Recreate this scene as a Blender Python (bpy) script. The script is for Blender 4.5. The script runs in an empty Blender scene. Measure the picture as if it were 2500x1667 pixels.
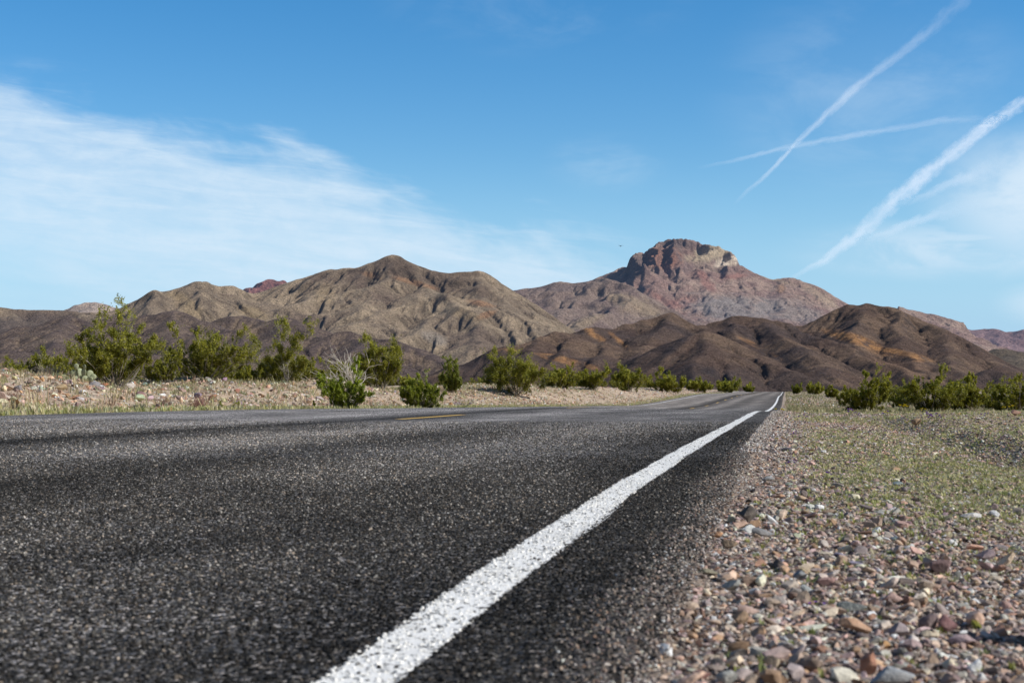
import bpy, math, random, time
import numpy as np
T0 = time.time()
SC = bpy.context.scene
COL = SC.collection
R = math.radians

# ------------------------------------------------------------------ frame of the place
F = 3723.0            # focal length in photo pixels (35 mm lens on a 23.5 mm sensor)
CX, HY = 1250.0, 950.0
CAMH = 0.32
RS = 0.1794           # the road runs at this slope (x per y)
def wpt(px, py, d):   # place seen at a photo pixel, at depth d metres
    return ((px - CX) / F * d, d, CAMH + (HY - py) / F * d)
def xy(u, t):         # u metres left of the camera's line parallel to the road, t metres ahead
    return (RS * t - u, t)

SUN_AZ, SUN_EL = 101.0, 34.0      # clockwise from +Y

# ------------------------------------------------------------------ object helpers
def tag(o, label=None, cat=None, group=None, kind=None):
    if label: o['label'] = label
    if cat: o['category'] = cat
    if group: o['group'] = group
    if kind: o['kind'] = kind
    return o
def empty(name, loc, rz=0.0):
    o = bpy.data.objects.new(name, None); COL.objects.link(o)
    o.location = loc; o.rotation_euler = (0, 0, rz); o.empty_display_size = 0.1
    return o
def mesh_np(name, V, faces, mat=None, col=None, uv=None, smooth=False, attrs=None):
    """faces: array (n,3) or (n,4); col: per-vertex rgb"""
    me = bpy.data.meshes.new(name)
    V = np.asarray(V, dtype=np.float32); Fa = np.asarray(faces, dtype=np.int32)
    n, k = Fa.shape
    me.vertices.add(len(V)); me.vertices.foreach_set('co', V.ravel())
    me.loops.add(n * k); me.loops.foreach_set('vertex_index', Fa.ravel())
    me.polygons.add(n)
    me.polygons.foreach_set('loop_start', np.arange(0, n * k, k, dtype=np.int32))
    me.polygons.foreach_set('loop_total', np.full(n, k, dtype=np.int32))
    me.polygons.foreach_set('use_smooth', np.full(n, bool(smooth)))
    me.update(calc_edges=True)
    if col is not None:
        a = me.attributes.new('col', 'FLOAT_COLOR', 'POINT')
        c = np.ones((len(V), 4), dtype=np.float32); c[:, :3] = col
        a.data.foreach_set('color', c.ravel())
    for an, av in (attrs or {}).items():
        a = me.attributes.new(an, 'FLOAT', 'POINT')
        a.data.foreach_set('value', np.asarray(av, dtype=np.float32).ravel())
    if uv is not None:
        l = me.uv_layers.new(name='UVMap')
        l.data.foreach_set('uv', np.asarray(uv, dtype=np.float32)[Fa.ravel()].ravel())
    if mat: me.materials.append(mat)
    return me
def obj(name, me, parent=None, loc=(0, 0, 0)):
    o = bpy.data.objects.new(name, me); COL.objects.link(o)
    o.parent = parent; o.location = loc
    return o

# ------------------------------------------------------------------ numpy noise
class VN:
    def __init__(s, seed):
        s.t = np.random.RandomState(seed).rand(256, 256).astype(np.float64) * 2 - 1
    def __call__(s, x, y):
        xi = np.floor(x).astype(int); yi = np.floor(y).astype(int)
        fx = x - xi; fy = y - yi
        fx = fx * fx * fx * (fx * (fx * 6 - 15) + 10); fy = fy * fy * fy * (fy * (fy * 6 - 15) + 10)
        a = s.t[xi & 255, yi & 255]; b = s.t[(xi + 1) & 255, yi & 255]
        c = s.t[xi & 255, (yi + 1) & 255]; d = s.t[(xi + 1) & 255, (yi + 1) & 255]
        return (a * (1 - fx) + b * fx) * (1 - fy) + (c * (1 - fx) + d * fx) * fy
_VN = [VN(i) for i in range(8)]
def fbm(x, y, oct=5, seed=0, gain=0.5):
    v = 0; a = 1.0; tot = 0
    c, s = math.cos(0.6), math.sin(0.6)
    for i in range(oct):
        v = v + a * _VN[(seed + i) % 8](x + 17.3 * i + seed * 5.1, y - 9.7 * i)
        tot += a; a *= gain; x, y = (x * c - y * s) * 2.03, (x * s + y * c) * 2.03
    return v / tot
def ridged(x, y, oct=4, seed=0):
    v = 0; a = 1.0; tot = 0
    for i in range(oct):
        n = 1 - np.abs(_VN[(seed + i) % 8](x + 7.3 * i, y + 3.1 * i)) * 2
        v = v + a * n; tot += a; a *= 0.5; x = x * 2.07; y = y * 2.07
    return v / tot
def sst(a, b, x):
    q = np.clip((x - a) / (b - a), 0, 1); return q * q * (3 - 2 * q)
def pch(xs, ys):
    xs = np.array(xs, float); ys = np.array(ys, float)
    d = np.diff(ys) / np.diff(xs); m = np.zeros(len(xs)); m[0] = d[0]; m[-1] = d[-1]
    for i in range(1, len(xs) - 1):
        m[i] = 0 if d[i - 1] * d[i] <= 0 else 2 * d[i - 1] * d[i] / (d[i - 1] + d[i])
    def f(x):
        x = np.clip(np.asarray(x, float), xs[0], xs[-1])
        i = np.clip(np.searchsorted(xs, x, side='right') - 1, 0, len(xs) - 2)
        h = xs[i + 1] - xs[i]; q = (x - xs[i]) / h
        return ((2 * q**3 - 3 * q**2 + 1) * ys[i] + (q**3 - 2 * q**2 + q) * h * m[i]
                + (-2 * q**3 + 3 * q**2) * ys[i + 1] + (q**3 - q**2) * h * m[i + 1])
    return f

# ------------------------------------------------------------------ node helpers
class NT:
    def __init__(s, tree):
        s.t = tree; s.n = tree.nodes; s.l = tree.links
    def node(s, typ, **kw):
        n = s.n.new(typ)
        for k, v in kw.items():
            if k.startswith('i_'):
                key = k[2:]
                key = int(key) if key.isdigit() else key.replace('_', ' ')
                s.set(n.inputs[key], v)
            else: setattr(n, k, v)
        return n
    def set(s, sock, v):
        if isinstance(v, bpy.types.NodeSocket): s.l.new(v, sock)
        else: sock.default_value = v
    def math(s, op, a, b=None, c=None, clamp=False):
        n = s.n.new('ShaderNodeMath'); n.operation = op; n.use_clamp = clamp
        s.set(n.inputs[0], a)
        if b is not None: s.set(n.inputs[1], b)
        if c is not None: s.set(n.inputs[2], c)
        return n.outputs[0]
    def rng(s, v, a, b, c=0.0, d=1.0, smooth=True):
        n = s.n.new('ShaderNodeMapRange'); n.interpolation_type = 'SMOOTHSTEP' if smooth else 'LINEAR'
        s.set(n.inputs['Value'], v); s.set(n.inputs['From Min'], a); s.set(n.inputs['From Max'], b)
        s.set(n.inputs['To Min'], c); s.set(n.inputs['To Max'], d)
        return n.outputs[0]
    def mix(s, f, a, b, mode='MIX'):
        n = s.n.new('ShaderNodeMix'); n.data_type = 'RGBA'; n.blend_type = mode
        s.set(n.inputs[0], f); s.set(n.inputs[6], a); s.set(n.inputs[7], b)
        return n.outputs[2]
    def ramp(s, v, stops, interp='LINEAR'):
        n = s.n.new('ShaderNodeValToRGB'); n.color_ramp.interpolation = interp
        e = n.color_ramp.elements
        while len(e) > 1: e.remove(e[-1])
        e[0].position = stops[0][0]; e[0].color = rgba(stops[0][1])
        for p, c in stops[1:]:
            q = e.new(p); q.color = rgba(c)
        s.set(n.inputs[0], v); return n.outputs[0]
    def noise(s, vec, scale, detail=4, rough=0.5, dist=0.0, out='Fac'):
        n = s.n.new('ShaderNodeTexNoise'); s.set(n.inputs['Vector'], vec)
        s.set(n.inputs['Scale'], scale); n.inputs['Detail'].default_value = detail
        n.inputs['Roughness'].default_value = rough; n.inputs['Distortion'].default_value = dist
        return n.outputs[out]
    def voro(s, vec, scale, out='Color', feature='F1', rand=1.0):
        n = s.n.new('ShaderNodeTexVoronoi'); n.feature = feature; s.set(n.inputs['Vector'], vec)
        s.set(n.inputs['Scale'], scale); n.inputs['Randomness'].default_value = rand
        return n.outputs[out]
    def mapping(s, vec, scale=(1, 1, 1), rot=(0, 0, 0), loc=(0, 0, 0)):
        n = s.n.new('ShaderNodeMapping'); s.set(n.inputs[0], vec)
        n.inputs['Location'].default_value = loc
        n.inputs['Rotation'].default_value = rot; n.inputs['Scale'].default_value = scale
        return n.outputs[0]
    def sep(s, vec):
        n = s.n.new('ShaderNodeSeparateXYZ'); s.set(n.inputs[0], vec); return n.outputs
    def comb(s, x, y, z=0.0):
        n = s.n.new('ShaderNodeCombineXYZ')
        s.set(n.inputs[0], x); s.set(n.inputs[1], y); s.set(n.inputs[2], z); return n.outputs[0]
    def attr(s, name, out='Color'):
        n = s.n.new('ShaderNodeAttribute'); n.attribute_name = name; return n.outputs[out]
def rgba(c):
    if isinstance(c, (int, float)): return (c, c, c, 1)
    return tuple(c) + (1,) if len(c) == 3 else tuple(c)
def new_mat(name):
    m = bpy.data.materials.new(name); m.use_nodes = True
    t = NT(m.node_tree); t.n.clear()
    out = t.n.new('ShaderNodeOutputMaterial'); b = t.n.new('ShaderNodeBsdfPrincipled')
    t.l.new(b.outputs[0], out.inputs[0])
    b.inputs['Roughness'].default_value = 0.85
    b.inputs['Specular IOR Level'].default_value = 0.25
    tc = t.n.new('ShaderNodeTexCoord')
    return m, t, b, out, tc.outputs['Object'], tc
def bump(t, b, h, strength=0.5, dist=0.01):
    n = t.n.new('ShaderNodeBump'); t.set(n.inputs['Height'], h)
    n.inputs['Strength'].default_value = strength; n.inputs['Distance'].default_value = dist
    t.l.new(n.outputs[0], b.inputs['Normal'])

# ================================================================== ROAD PROFILE AND GROUND
pR = pch([-40, 0, 1.7, 2.6, 4.8, 7, 10, 16, 22.5, 26, 37, 51, 66, 80, 96, 115, 150, 200, 278, 330, 420, 600],
         [-.02, -.005, 0, .015, .03, .03, .02, -.005, -.03, -.06, -.22, -.32, -.36, -.33, -.22, -.20, -.27, -.2, -.165, -.5, -1.6, -3.5])
pC = pch([-40, 0, 5, 10, 16, 22, 28, 32, 45, 60, 80, 92, 104, 115, 128, 141, 160, 212, 280, 330, 420, 600],
         [0, .01, .03, .02, 0, -.01, -.03, -.06, -.3, -.5, -.54, -.48, -.40, -.34, -.28, -.22, -.24, -.19, -.12, -.5, -1.6, -3.5])
pL = pch([-40, 0, 10, 16, 36, 50, 72, 83, 110, 149, 175, 209, 237, 300, 330, 420, 600],
         [.02, .03, .04, .04, -.116, -.25, -.45, -.55, -.4, -.14, -.16, -.2, -.02, -.05, -.4, -1.6, -3.5])
def zroad(u, t):
    r, c, l = pR(t), pC(t), pL(t)
    a = np.clip((u - .47) / 3.58, 0, 1); b = np.clip((u - 4.05) / 4.25, 0, 1)
    return np.where(u < 4.05, r + (c - r) * a, c + (l - c) * b)
EDGE_R, EDGE_L = 0.16, 8.35
bankH = pch([-40, 10, 20, 27, 32, 40, 57, 100, 164, 310, 420, 600], [.8, .8, .76, .66, .45, .50, .45, .42, .48, .25, -1.3, -3.3])
def zground(u, t):
    u = np.asarray(u, float); t = np.asarray(t, float)
    X = RS * t - u
    base = zroad(u, t)
    near = sst(300, 500, t)
    # under the pavement
    mid = base - 0.06
    # right side
    r = -u
    n1 = fbm(X * .9, t * .9, 4, 1); n2 = fbm(X * 6, t * 6, 3, 2); n3 = fbm(X * .12, t * .12, 3, 3)
    step = sst(4.5, 7, t) * (1 - sst(17, 24, t))
    wob = .12 * fbm(t * .35, t * 0 + 3.3, 3, 4) + .05 * n1
    ditch = -.03 * np.exp(-((r - 1.0 - wob) / .16)**2) * step
    berm = .105 * sst(1.02 + wob, 1.34 + wob, r) * step * (.7 + .5 * n1)
    right = base - .012 - .03 * sst(-.1, .9, r) + ditch + berm + .012 * n1 * sst(-.1, .5, r) + .007 * n2 * sst(-.12, .2, r) \
        + .16 * n3 * sst(1.5, 6, r) + .10 * sst(2, 6, r) * sst(20, 40, t)
    right = right * (1 - near) + near * (-3.6 + 1.0 * fbm(X * .01, t * .01, 3, 5))
    # left side
    k = sst(9.2, 14.6, u + 1.3 * fbm(X * .2, t * .2, 2, 2))
    B = bankH(t) + .16 * fbm(X * .22, t * .12, 3, 1) - .05
    left = (base - .02) * (1 - k) + B * k + (.10 * n1 + .04 * n2) * sst(8.7, 10.5, u) + .18 * n3 * sst(12, 20, u) \
        - .35 * sst(18, 60, u)
    left = left * (1 - near) + near * (-3.6 + 1.0 * fbm(X * .01, t * .01, 3, 5))
    z = np.where(u < EDGE_R, right, np.where(u > EDGE_L, left, mid))
    # shallow joins at the pavement edges
    z = np.where((u >= EDGE_R) & (u < EDGE_R + .1), right + (mid - right) * (u - EDGE_R) / .1, z)
    return z

def grid_faces(nr, nc):
    i = np.arange(nr - 1)[:, None] * nc + np.arange(nc - 1)[None, :]
    i = i.ravel()
    return np.stack([i, i + 1, i + nc + 1, i + nc], 1)

# ---- ground material
mG, t, b, out, oc, tc = new_mat('desert_ground')
lu = t.attr('lat', 'Fac'); gr = t.attr('green', 'Fac')
v1 = t.voro(oc, 95.0); v2 = t.voro(oc, 28.0); v3 = t.voro(oc, 9.0)
def stones(vcol, lo=.0):
    s = t.n.new('ShaderNodeSeparateColor'); t.set(s.inputs[0], vcol)
    return t.ramp(s.outputs[0], [(0, (.09, .075, .07)), (.2, (.16, .13, .12)), (.4, (.27, .20, .165)), (.58, (.36, .29, .24)),
                                 (.72, (.23, .20, .20)), (.85, (.46, .39, .33)), (1, (.60, .54, .48))])
cA = t.mix(.5, stones(v1), stones(v2)); cB = t.mix(t.noise(oc, 3.0, 3), cA, stones(v3))
sand = t.ramp(t.noise(oc, 1.2, 5, .6), [(.3, (.27, .21, .165)), (.7, (.40, .33, .26))])
c = t.mix(.38, cB, sand)
c = t.mix(t.rng(t.noise(oc, .35, 4, .6), .42, .62, 0, .35), c, (.40, .29, .22, 1))
gn = t.math('MULTIPLY', gr, t.rng(t.noise(oc, 14, 6, .7), .40, .70, 0, .75))
c = t.mix(gn, c, t.ramp(t.noise(oc, 40, 2), [(.35, (.22, .21, .09)), (.6, (.42, .39, .20))]))
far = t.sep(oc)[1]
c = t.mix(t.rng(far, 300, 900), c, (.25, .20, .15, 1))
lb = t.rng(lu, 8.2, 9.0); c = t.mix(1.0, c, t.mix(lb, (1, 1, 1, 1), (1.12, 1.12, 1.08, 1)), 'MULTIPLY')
c = t.mix(1.0, c, t.mix(t.rng(far, 3.5, 7), (.85, .82, .79, 1), (1.30, 1.24, 1.14, 1)), 'MULTIPLY')  # near ground darkened: shade between the stones put into its colour
t.set(b.inputs['Base Color'], c); b.inputs['Roughness'].default_value = .95
d1 = t.voro(oc, 95.0, 'Distance'); d2 = t.voro(oc, 28.0, 'Distance')
bump(t, b, t.math('ADD', t.math('MULTIPLY', d1, -.4), t.math('MULTIPLY', d2, -1.0)), 1.0, .012)

ts = np.concatenate([np.linspace(-40, 0.6, 30), np.geomspace(.7, 500, 700), np.geomspace(505, 9000, 60)])
uR = np.concatenate([-np.geomspace(6000, 4.0, 70), np.linspace(-3.9, -1.5, 40), np.linspace(-1.48, .15, 110)])
uM = np.array([.16, .2, .26, 1, 2, 4, 6, 7.5, 8.2, 8.34])
uL = np.concatenate([np.linspace(8.36, 16, 80), np.geomspace(16.3, 6000, 70)])
us = np.concatenate([uR, uM, uL])
TT, UU = np.meshgrid(ts, us, indexing='ij')
ZZ = zground(UU, TT)
def greenness(u, t):
    X = RS * t - u; r = -u
    g = sst(-.02, .25, r) * sst(2.6, 5.5, t) * (.45 + 1.3 * fbm(X * .8, t * .35, 3, 6))
    g = g * (1 - .5 * sst(3.0, 6, r))
    gl = (sst(8.3, 8.45, u) * (1 - sst(9.3, 10.3, u))) * (.75 + .6 * fbm(X * .5, t * .3, 3, 7)) + .35 * sst(11.5, 14, u)
    return np.clip(np.where(u < 1, g, gl), 0, 1)
G = np.stack([RS * TT - UU, TT, ZZ], -1).reshape(-1, 3)
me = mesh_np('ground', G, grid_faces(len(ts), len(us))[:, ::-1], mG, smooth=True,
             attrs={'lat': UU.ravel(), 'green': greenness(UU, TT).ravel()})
tag(obj('ground', me), 'stony desert ground beside the road', 'ground', kind='structure')

# ================================================================== ROAD
mA, t, b, out, oc, tc = new_mat('asphalt')
uvn = t.n.new('ShaderNodeUVMap'); uv = t.sep(uvn.outputs[0]); U = uv[0]; Tt = uv[1]
va = t.voro(oc, 135.0); vs = t.n.new('ShaderNodeSeparateColor'); t.set(vs.inputs[0], va)
chip = t.ramp(vs.outputs[0], [(0, .009), (.30, .016), (.50, .034), (.68, .07), (.82, .14), (.93, .27), (1, .48)])
tint = t.mix(t.rng(vs.outputs[1], .55, .95, 0, .45), (1.12, 1.03, .98, 1), (1.28, 1.05, .88, 1))
chip = t.mix(1.0, chip, tint, 'MULTIPLY')
vb = t.voro(oc, 61.0); vs2 = t.n.new('ShaderNodeSeparateColor'); t.set(vs2.inputs[0], vb)
chip2 = t.ramp(vs2.outputs[0], [(0, .014), (.6, .035), (.85, .09), (1, .16)])
cc = t.mix(.28, chip, chip2)
# wear bands along the lanes
def gauss(u, c0, w):
    d = t.math('DIVIDE', t.math('SUBTRACT', u, c0), w)
    return t.math('POWER', 2.718, t.math('MULTIPLY', t.math('MULTIPLY', d, d), -1.0))
nz = t.noise(t.comb(t.math('MULTIPLY', U, 1.6), t.math('MULTIPLY', Tt, .45)), 1.0, 5, .6)
Uw = t.math('ADD', U, t.math('MULTIPLY', t.math('SUBTRACT', nz, .5), .5))
wear = t.math('MULTIPLY', gauss(Uw, 1.45, .5), .55)
wear = t.math('ADD', wear, t.math('MULTIPLY', gauss(Uw, 3.15, .48), .75))
wear = t.math('ADD', wear, t.math('MULTIPLY', gauss(Uw, 5.4, .55), .55))
wear = t.math('ADD', wear, t.math('MULTIPLY', gauss(Uw, 7.1, .6), .5))
wear = t.math('ADD', wear, t.math('MULTIPLY', t.rng(Uw, 4.7, 5.2), .35))
centre_band = gauss(U, 4.35, .18)  # darker band along the centre of the road
edge = t.rng(U, .62, .30)
val = t.math('ADD', 1.15, t.math('MULTIPLY', wear, 1.6))
val = t.math('MULTIPLY', val, t.math('SUBTRACT', 1.0, t.math('MULTIPLY', centre_band, .62)))
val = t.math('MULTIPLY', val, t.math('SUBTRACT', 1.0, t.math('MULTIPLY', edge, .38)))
n_l = t.noise(t.comb(U, t.math('MULTIPLY', Tt, .35)), 1.1, 5, .65)
val = t.math('MULTIPLY', val, t.rng(n_l, .28, .72, .55, 1.45))
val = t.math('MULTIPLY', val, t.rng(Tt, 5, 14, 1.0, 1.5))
fard = t.rng(Tt, 25, 90, 0.0, 1.0)
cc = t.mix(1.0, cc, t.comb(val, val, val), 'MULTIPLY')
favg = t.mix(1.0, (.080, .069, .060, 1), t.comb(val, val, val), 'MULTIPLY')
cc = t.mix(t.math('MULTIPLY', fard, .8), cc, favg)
dust = t.math('MULTIPLY', t.rng(U, .34, .17), t.rng(t.noise(oc, 60, 3), .42, .6))
cc = t.mix(t.math('MULTIPLY', dust, .4), cc, (.20, .17, .15, 1))
t.set(b.inputs['Base Color'], cc)
t.set(b.inputs['Roughness'], .95); b.inputs['Specular IOR Level'].default_value = .08
dd = t.voro(oc, 135.0, 'Distance'); dd2 = t.voro(oc, 61.0, 'Distance')
bump(t, b, t.math('ADD', t.math('MULTIPLY', dd, -1.0), t.math('ADD', t.math('MULTIPLY', dd2, -.7), t.math('MULTIPLY', vs.outputs[2], .5))), .9, .005)

tr = np.concatenate([np.linspace(-40, .5, 20), np.geomspace(.6, 600, 620)])
ur = np.concatenate([np.linspace(.13, .5, 8), np.linspace(.6, 8.2, 40), [8.3, 8.36]])
TR, UR = np.meshgrid(tr, ur, indexing='ij'); UR = UR.copy()
UR[:, 0] += .03 * fbm(tr * 3, tr * 0, 4, 2) + .015; UR[:, -1] += .05 * fbm(tr * .8, tr * 0 + 5, 4, 3)
ZR = zroad(UR, TR); ZR[:, 0] -= .03; ZR[:, -1] -= .05
RV = np.stack([RS * TR - UR, TR, ZR], -1).reshape(-1, 3); RQ = grid_faces(len(tr), len(ur))[:, ::-1]
RF = np.concatenate([RQ[:, [0, 1, 2]], RQ[:, [0, 2, 3]]]); RUV = np.stack([UR, TR], -1).reshape(-1, 2)
PAL0 = np.array([(.30, .24, .20), (.24, .21, .20), (.36, .28, .22), (.20, .15, .145), (.33, .22, .16), (.44, .38, .32)])
# the stone chips of the surface near the camera, as real relief
rc = np.random.RandomState(77)
def chips(n, t0, t1, seed):
    r = np.random.RandomState(seed)
    t_ = np.sqrt(t0**2 + r.rand(n) * (t1**2 - t0**2)); umax = np.minimum(.535 * t_ + .05, 8.2); u_ = .15 + r.rand(n) * (umax - .15)
    keep = r.rand(n) < (umax - .15) / (.535 * t_) * (1 - .8 * sst(t1 * .55, t1, t_)); return u_[keep], t_[keep], r
u_, t_, r = chips(190000, 1.45, 6.5, 5)
u2_, t2_, r = chips(120000, 3.5, 15, 6)
big_ = np.concatenate([np.ones(len(u_)), 1.0 + .05 * t2_]); u_ = np.concatenate([u_, u2_]); t_ = np.concatenate([t_, t2_])
N = len(u_); k5 = 5
ang = np.arange(k5) / k5 * 6.283 + r.rand(N, 1) * 6.283 + r.randn(N, k5) * .25
rad = np.exp(r.uniform(math.log(.0016), math.log(.0042), (N, 1))) * big_[:, None]; hgt = rad * r.uniform(.35, .85, (N, 1))
el = r.uniform(.7, 1.2, (N, k5))
cx_, cy_ = RS * t_ - u_, t_; cz_ = zroad(u_, t_)
bx_ = cx_[:, None] + np.cos(ang) * rad * el; by_ = cy_[:, None] + np.sin(ang) * rad * el
tx_ = cx_[:, None] + np.cos(ang) * rad * el * .62 + r.randn(N, 1) * .0003; ty_ = cy_[:, None] + np.sin(ang) * rad * el * .62
tz_ = cz_[:, None] + hgt * (1 + .25 * r.randn(N, k5))
CV = np.concatenate([np.stack([bx_, by_, np.repeat(cz_[:, None] - .0004, k5, 1)], -1), np.stack([tx_, ty_, tz_], -1)], 1)
ff = []
for q in range(k5):
    q2 = (q + 1) % k5; ff += [[q, q2, k5 + q2], [q, k5 + q2, k5 + q]]
for q in range(1, k5 - 1): ff.append([k5, k5 + q, k5 + q + 1])
CF = (np.array(ff)[None] + (np.arange(N) * 2 * k5)[:, None, None]).reshape(-1, 3) + len(RV)
cv = r.rand(N); lum = np.interp(cv, [0, .35, .6, .78, .9, .97, 1], [.008, .014, .028, .064, .13, .26, .42])
uw_ = u_ + .35 * fbm(u_ * .7, t_ * .25, 3, 4)
wearband = (.70 + .75 * np.exp(-((uw_ - 1.45) / .42)**2) + 1.1 * np.exp(-((uw_ - 3.2) / .5)**2) + .7 * sst(4.6, 5.2, u_)) * (1 - .65 * np.exp(-((u_ - 4.35 - .05 * fbm(t_ * .3, t_ * 0, 3, 1)) / .17)**2)) * (1 - .35 * sst(.75, .45, u_)) * (1 - .3 * np.exp(-((uw_ - 2.35) / .25)**2))  # wheel-path wear plus the darker centre band
patch = 1.0 + 1.05 * fbm(u_ * 1.6, t_ * .5, 4, 2)
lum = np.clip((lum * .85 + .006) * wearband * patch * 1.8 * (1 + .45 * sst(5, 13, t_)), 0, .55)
tn = np.array([(1.12, 1, .88), (1.22, 1.0, .80), (1.04, 1.0, .94), (1.08, 1, .90)])[r.randint(0, 4, N)]
CC = lum[:, None] * tn
dus = r.rand(N) < .6 * sst(.30, .16, u_ + .06 * fbm(t_ * 2.5, t_ * 0 + 1, 3, 3)); CC[dus] = PAL0[r.randint(0, len(PAL0), dus.sum())] * r.uniform(.4, 1.0, (dus.sum(), 1))
onl = (u_ > .424) & (u_ < .518) & (r.rand(N) < .85)
CC[onl] = np.array([.92, .90, .86]) * r.uniform(.85, 1.0, (onl.sum(), 1))
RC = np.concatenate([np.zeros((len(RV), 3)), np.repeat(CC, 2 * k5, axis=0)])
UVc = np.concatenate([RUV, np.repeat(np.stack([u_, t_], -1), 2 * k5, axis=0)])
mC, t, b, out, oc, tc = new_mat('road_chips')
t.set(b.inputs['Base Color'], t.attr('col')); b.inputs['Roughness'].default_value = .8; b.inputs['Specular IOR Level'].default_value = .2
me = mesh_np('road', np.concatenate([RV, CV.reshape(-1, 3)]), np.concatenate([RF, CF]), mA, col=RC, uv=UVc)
me.materials.append(mC)
mi = np.concatenate([np.zeros(len(RF), np.int32), np.ones(len(CF), np.int32)]); me.polygons.foreach_set('material_index', mi)
me.polygons.foreach_set('use_smooth', mi == 0)
tag(obj('road', me), 'two lane asphalt desert road with gentle dips', 'road', kind='structure')

def paint_mat(name, colr, thr, rough=.75):
    m, t, b, out, oc, tc = new_mat(name)
    uvn = t.n.new('ShaderNodeUVMap'); s = t.sep(uvn.outputs[0])
    v = t.voro(oc, 150.0); q = t.n.new('ShaderNodeSeparateColor'); t.set(q.inputs[0], v)
    # chips poke through the paint; more of them towards the ragged edges
    e = t.math('ABSOLUTE', s[0])                       # 0 at centre, 1 at edge
    th = t.math('ADD', thr, t.rng(e, .80, 1.0, 0, .55))
    pat = t.rng(t.noise(oc, 9, 4, .65), .35, .7, -.06, .10)
    th = t.math('ADD', th, pat)
    hole = t.math('LESS_THAN', q.outputs[0], th)
    fn = t.noise(oc, 260, 2); hole = t.math('MULTIPLY', hole, t.math('GREATER_THAN', fn, .38))
    hd = t.rng(t.sep(oc)[1], 18, 45, 1, .25)
    c = t.mix(t.rng(t.noise(oc, 180, 3), .3, .7), rgba([x * .86 for x in colr]), rgba(colr))
    c = t.mix(t.rng(t.noise(oc, 2.5, 4), .45, .75, 0, .3), c, (.45, .43, .40, 1))
    t.set(b.inputs['Base Color'], c); b.inputs['Roughness'].default_value = rough
    bump(t, b, t.math('ADD', t.voro(oc, 150.0, 'Distance'), t.noise(oc, 300, 2)), .25, .002)
    tr_ = t.n.new('ShaderNodeBsdfTransparent'); mx = t.n.new('ShaderNodeMixShader')
    t.set(mx.inputs[0], t.math('MULTIPLY', hole, hd)); t.l.new(b.outputs[0], mx.inputs[1]); t.l.new(tr_.outputs[0], mx.inputs[2])
    t.l.new(mx.outputs[0], out.inputs[0])
    return m
mW = paint_mat('white_road_paint', (.95, .93, .89), .16)
mY = paint_mat('yellow_road_paint', (.80, .50, .11), .05)
rg = np.random.RandomState(5)
def strip(name, u0, u1, t0, t1, mat, n, label, wob=.009, geo=True):
    tt = np.geomspace(t0, t1, n) if geo else np.linspace(t0, t1, n)
    # ragged edges: short straight runs with small jogs, as a paint machine leaves them
    def edge(seed):
        j = fbm(tt * 1.4, tt * 0 + seed, 4, seed) * wob * 2.2
        cell = np.floor(tt * 1.6 + seed * .37).astype(int)
        st = np.random.RandomState(seed).rand(4096)[cell % 4096] - .5
        return j + st * wob
    a = u0 + edge(1); c = u1 + edge(2)
    rows = []
    for q in (0, .12, .5, .88, 1):
        uu = a + (c - a) * q
        rows.append(np.stack([RS * tt - uu, tt, zroad(uu, tt) + (.0012 if geo else .005) + np.clip(tt - 2, 0, 60) * .00012], -1))
    V = np.stack(rows, 1).reshape(-1, 3)
    uvv = np.stack([np.tile(np.array([-1, -.76, 0, .76, 1.]), n), np.repeat(tt, 5)], -1)
    me = mesh_np(name, V, grid_faces(n, 5)[:, ::-1], mat, uv=uvv, smooth=True)
    return tag(obj(name, me), label, 'road marking', kind='structure')
strip('edge_line', .42, .522, -20 + 20.3, 320, mW, 1400, 'solid white line along the right edge of the road')
strip('edge_line', 7.60, 7.71, 76, 320, mW, 300, 'solid white line along the left edge of the road beyond the dip')
k = 0
for t0 in [16.0 + 12.2 * i for i in range(-1, 22)]:
    strip('centre_dash', 3.995, 4.105, t0, t0 + 3.1, mY, 24, 'yellow dash of the broken centre line', wob=.003, geo=False)

# ================================================================== MOUNTAINS AND HILLS
def erode(z, cell, it, K, m=.45, diff=.0, mask=None):
    ny, nx = z.shape
    N = ny * nx
    idx = np.arange(N).reshape(ny, nx)
    nb = [(-1, 0, 1), (1, 0, 1), (0, -1, 1), (0, 1, 1), (-1, -1, 1.4142), (-1, 1, 1.4142), (1, -1, 1.4142), (1, 1, 1.4142)]
    A = None
    for k in range(it):
        best = np.zeros_like(z); rec = idx.copy(); rz = z.copy()
        zp = np.pad(z, 1, mode='edge'); ip = np.pad(idx, 1, mode='edge')
        for dy, dx, dl in nb:
            zn = zp[1 + dy:1 + dy + ny, 1 + dx:1 + dx + nx]; inn = ip[1 + dy:1 + dy + ny, 1 + dx:1 + dx + nx]
            s = (z - zn) / (dl * cell)
            g = s > best
            best = np.where(g, s, best); rec = np.where(g, inn, rec); rz = np.where(g, zn, rz)
        order = np.argsort(-z.ravel()).tolist(); rc = rec.ravel().tolist(); Al = [1.0] * N
        for i in order:
            j = rc[i]
            if j != i: Al[j] += Al[i]
        A = np.array(Al).reshape(ny, nx)
        dz = K * cell * (A ** m) * best
        if mask is not None: dz = dz * mask
        dz = np.minimum(dz, .45 * np.maximum(z - rz, 0))
        z = z - dz
        if diff > 0:
            zp = np.pad(z, 1, mode='edge')
            z = z + diff * (zp[:-2, 1:-1] + zp[2:, 1:-1] + zp[1:-1, :-2] + zp[1:-1, 2:] - 4 * z)
    return z, A

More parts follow.
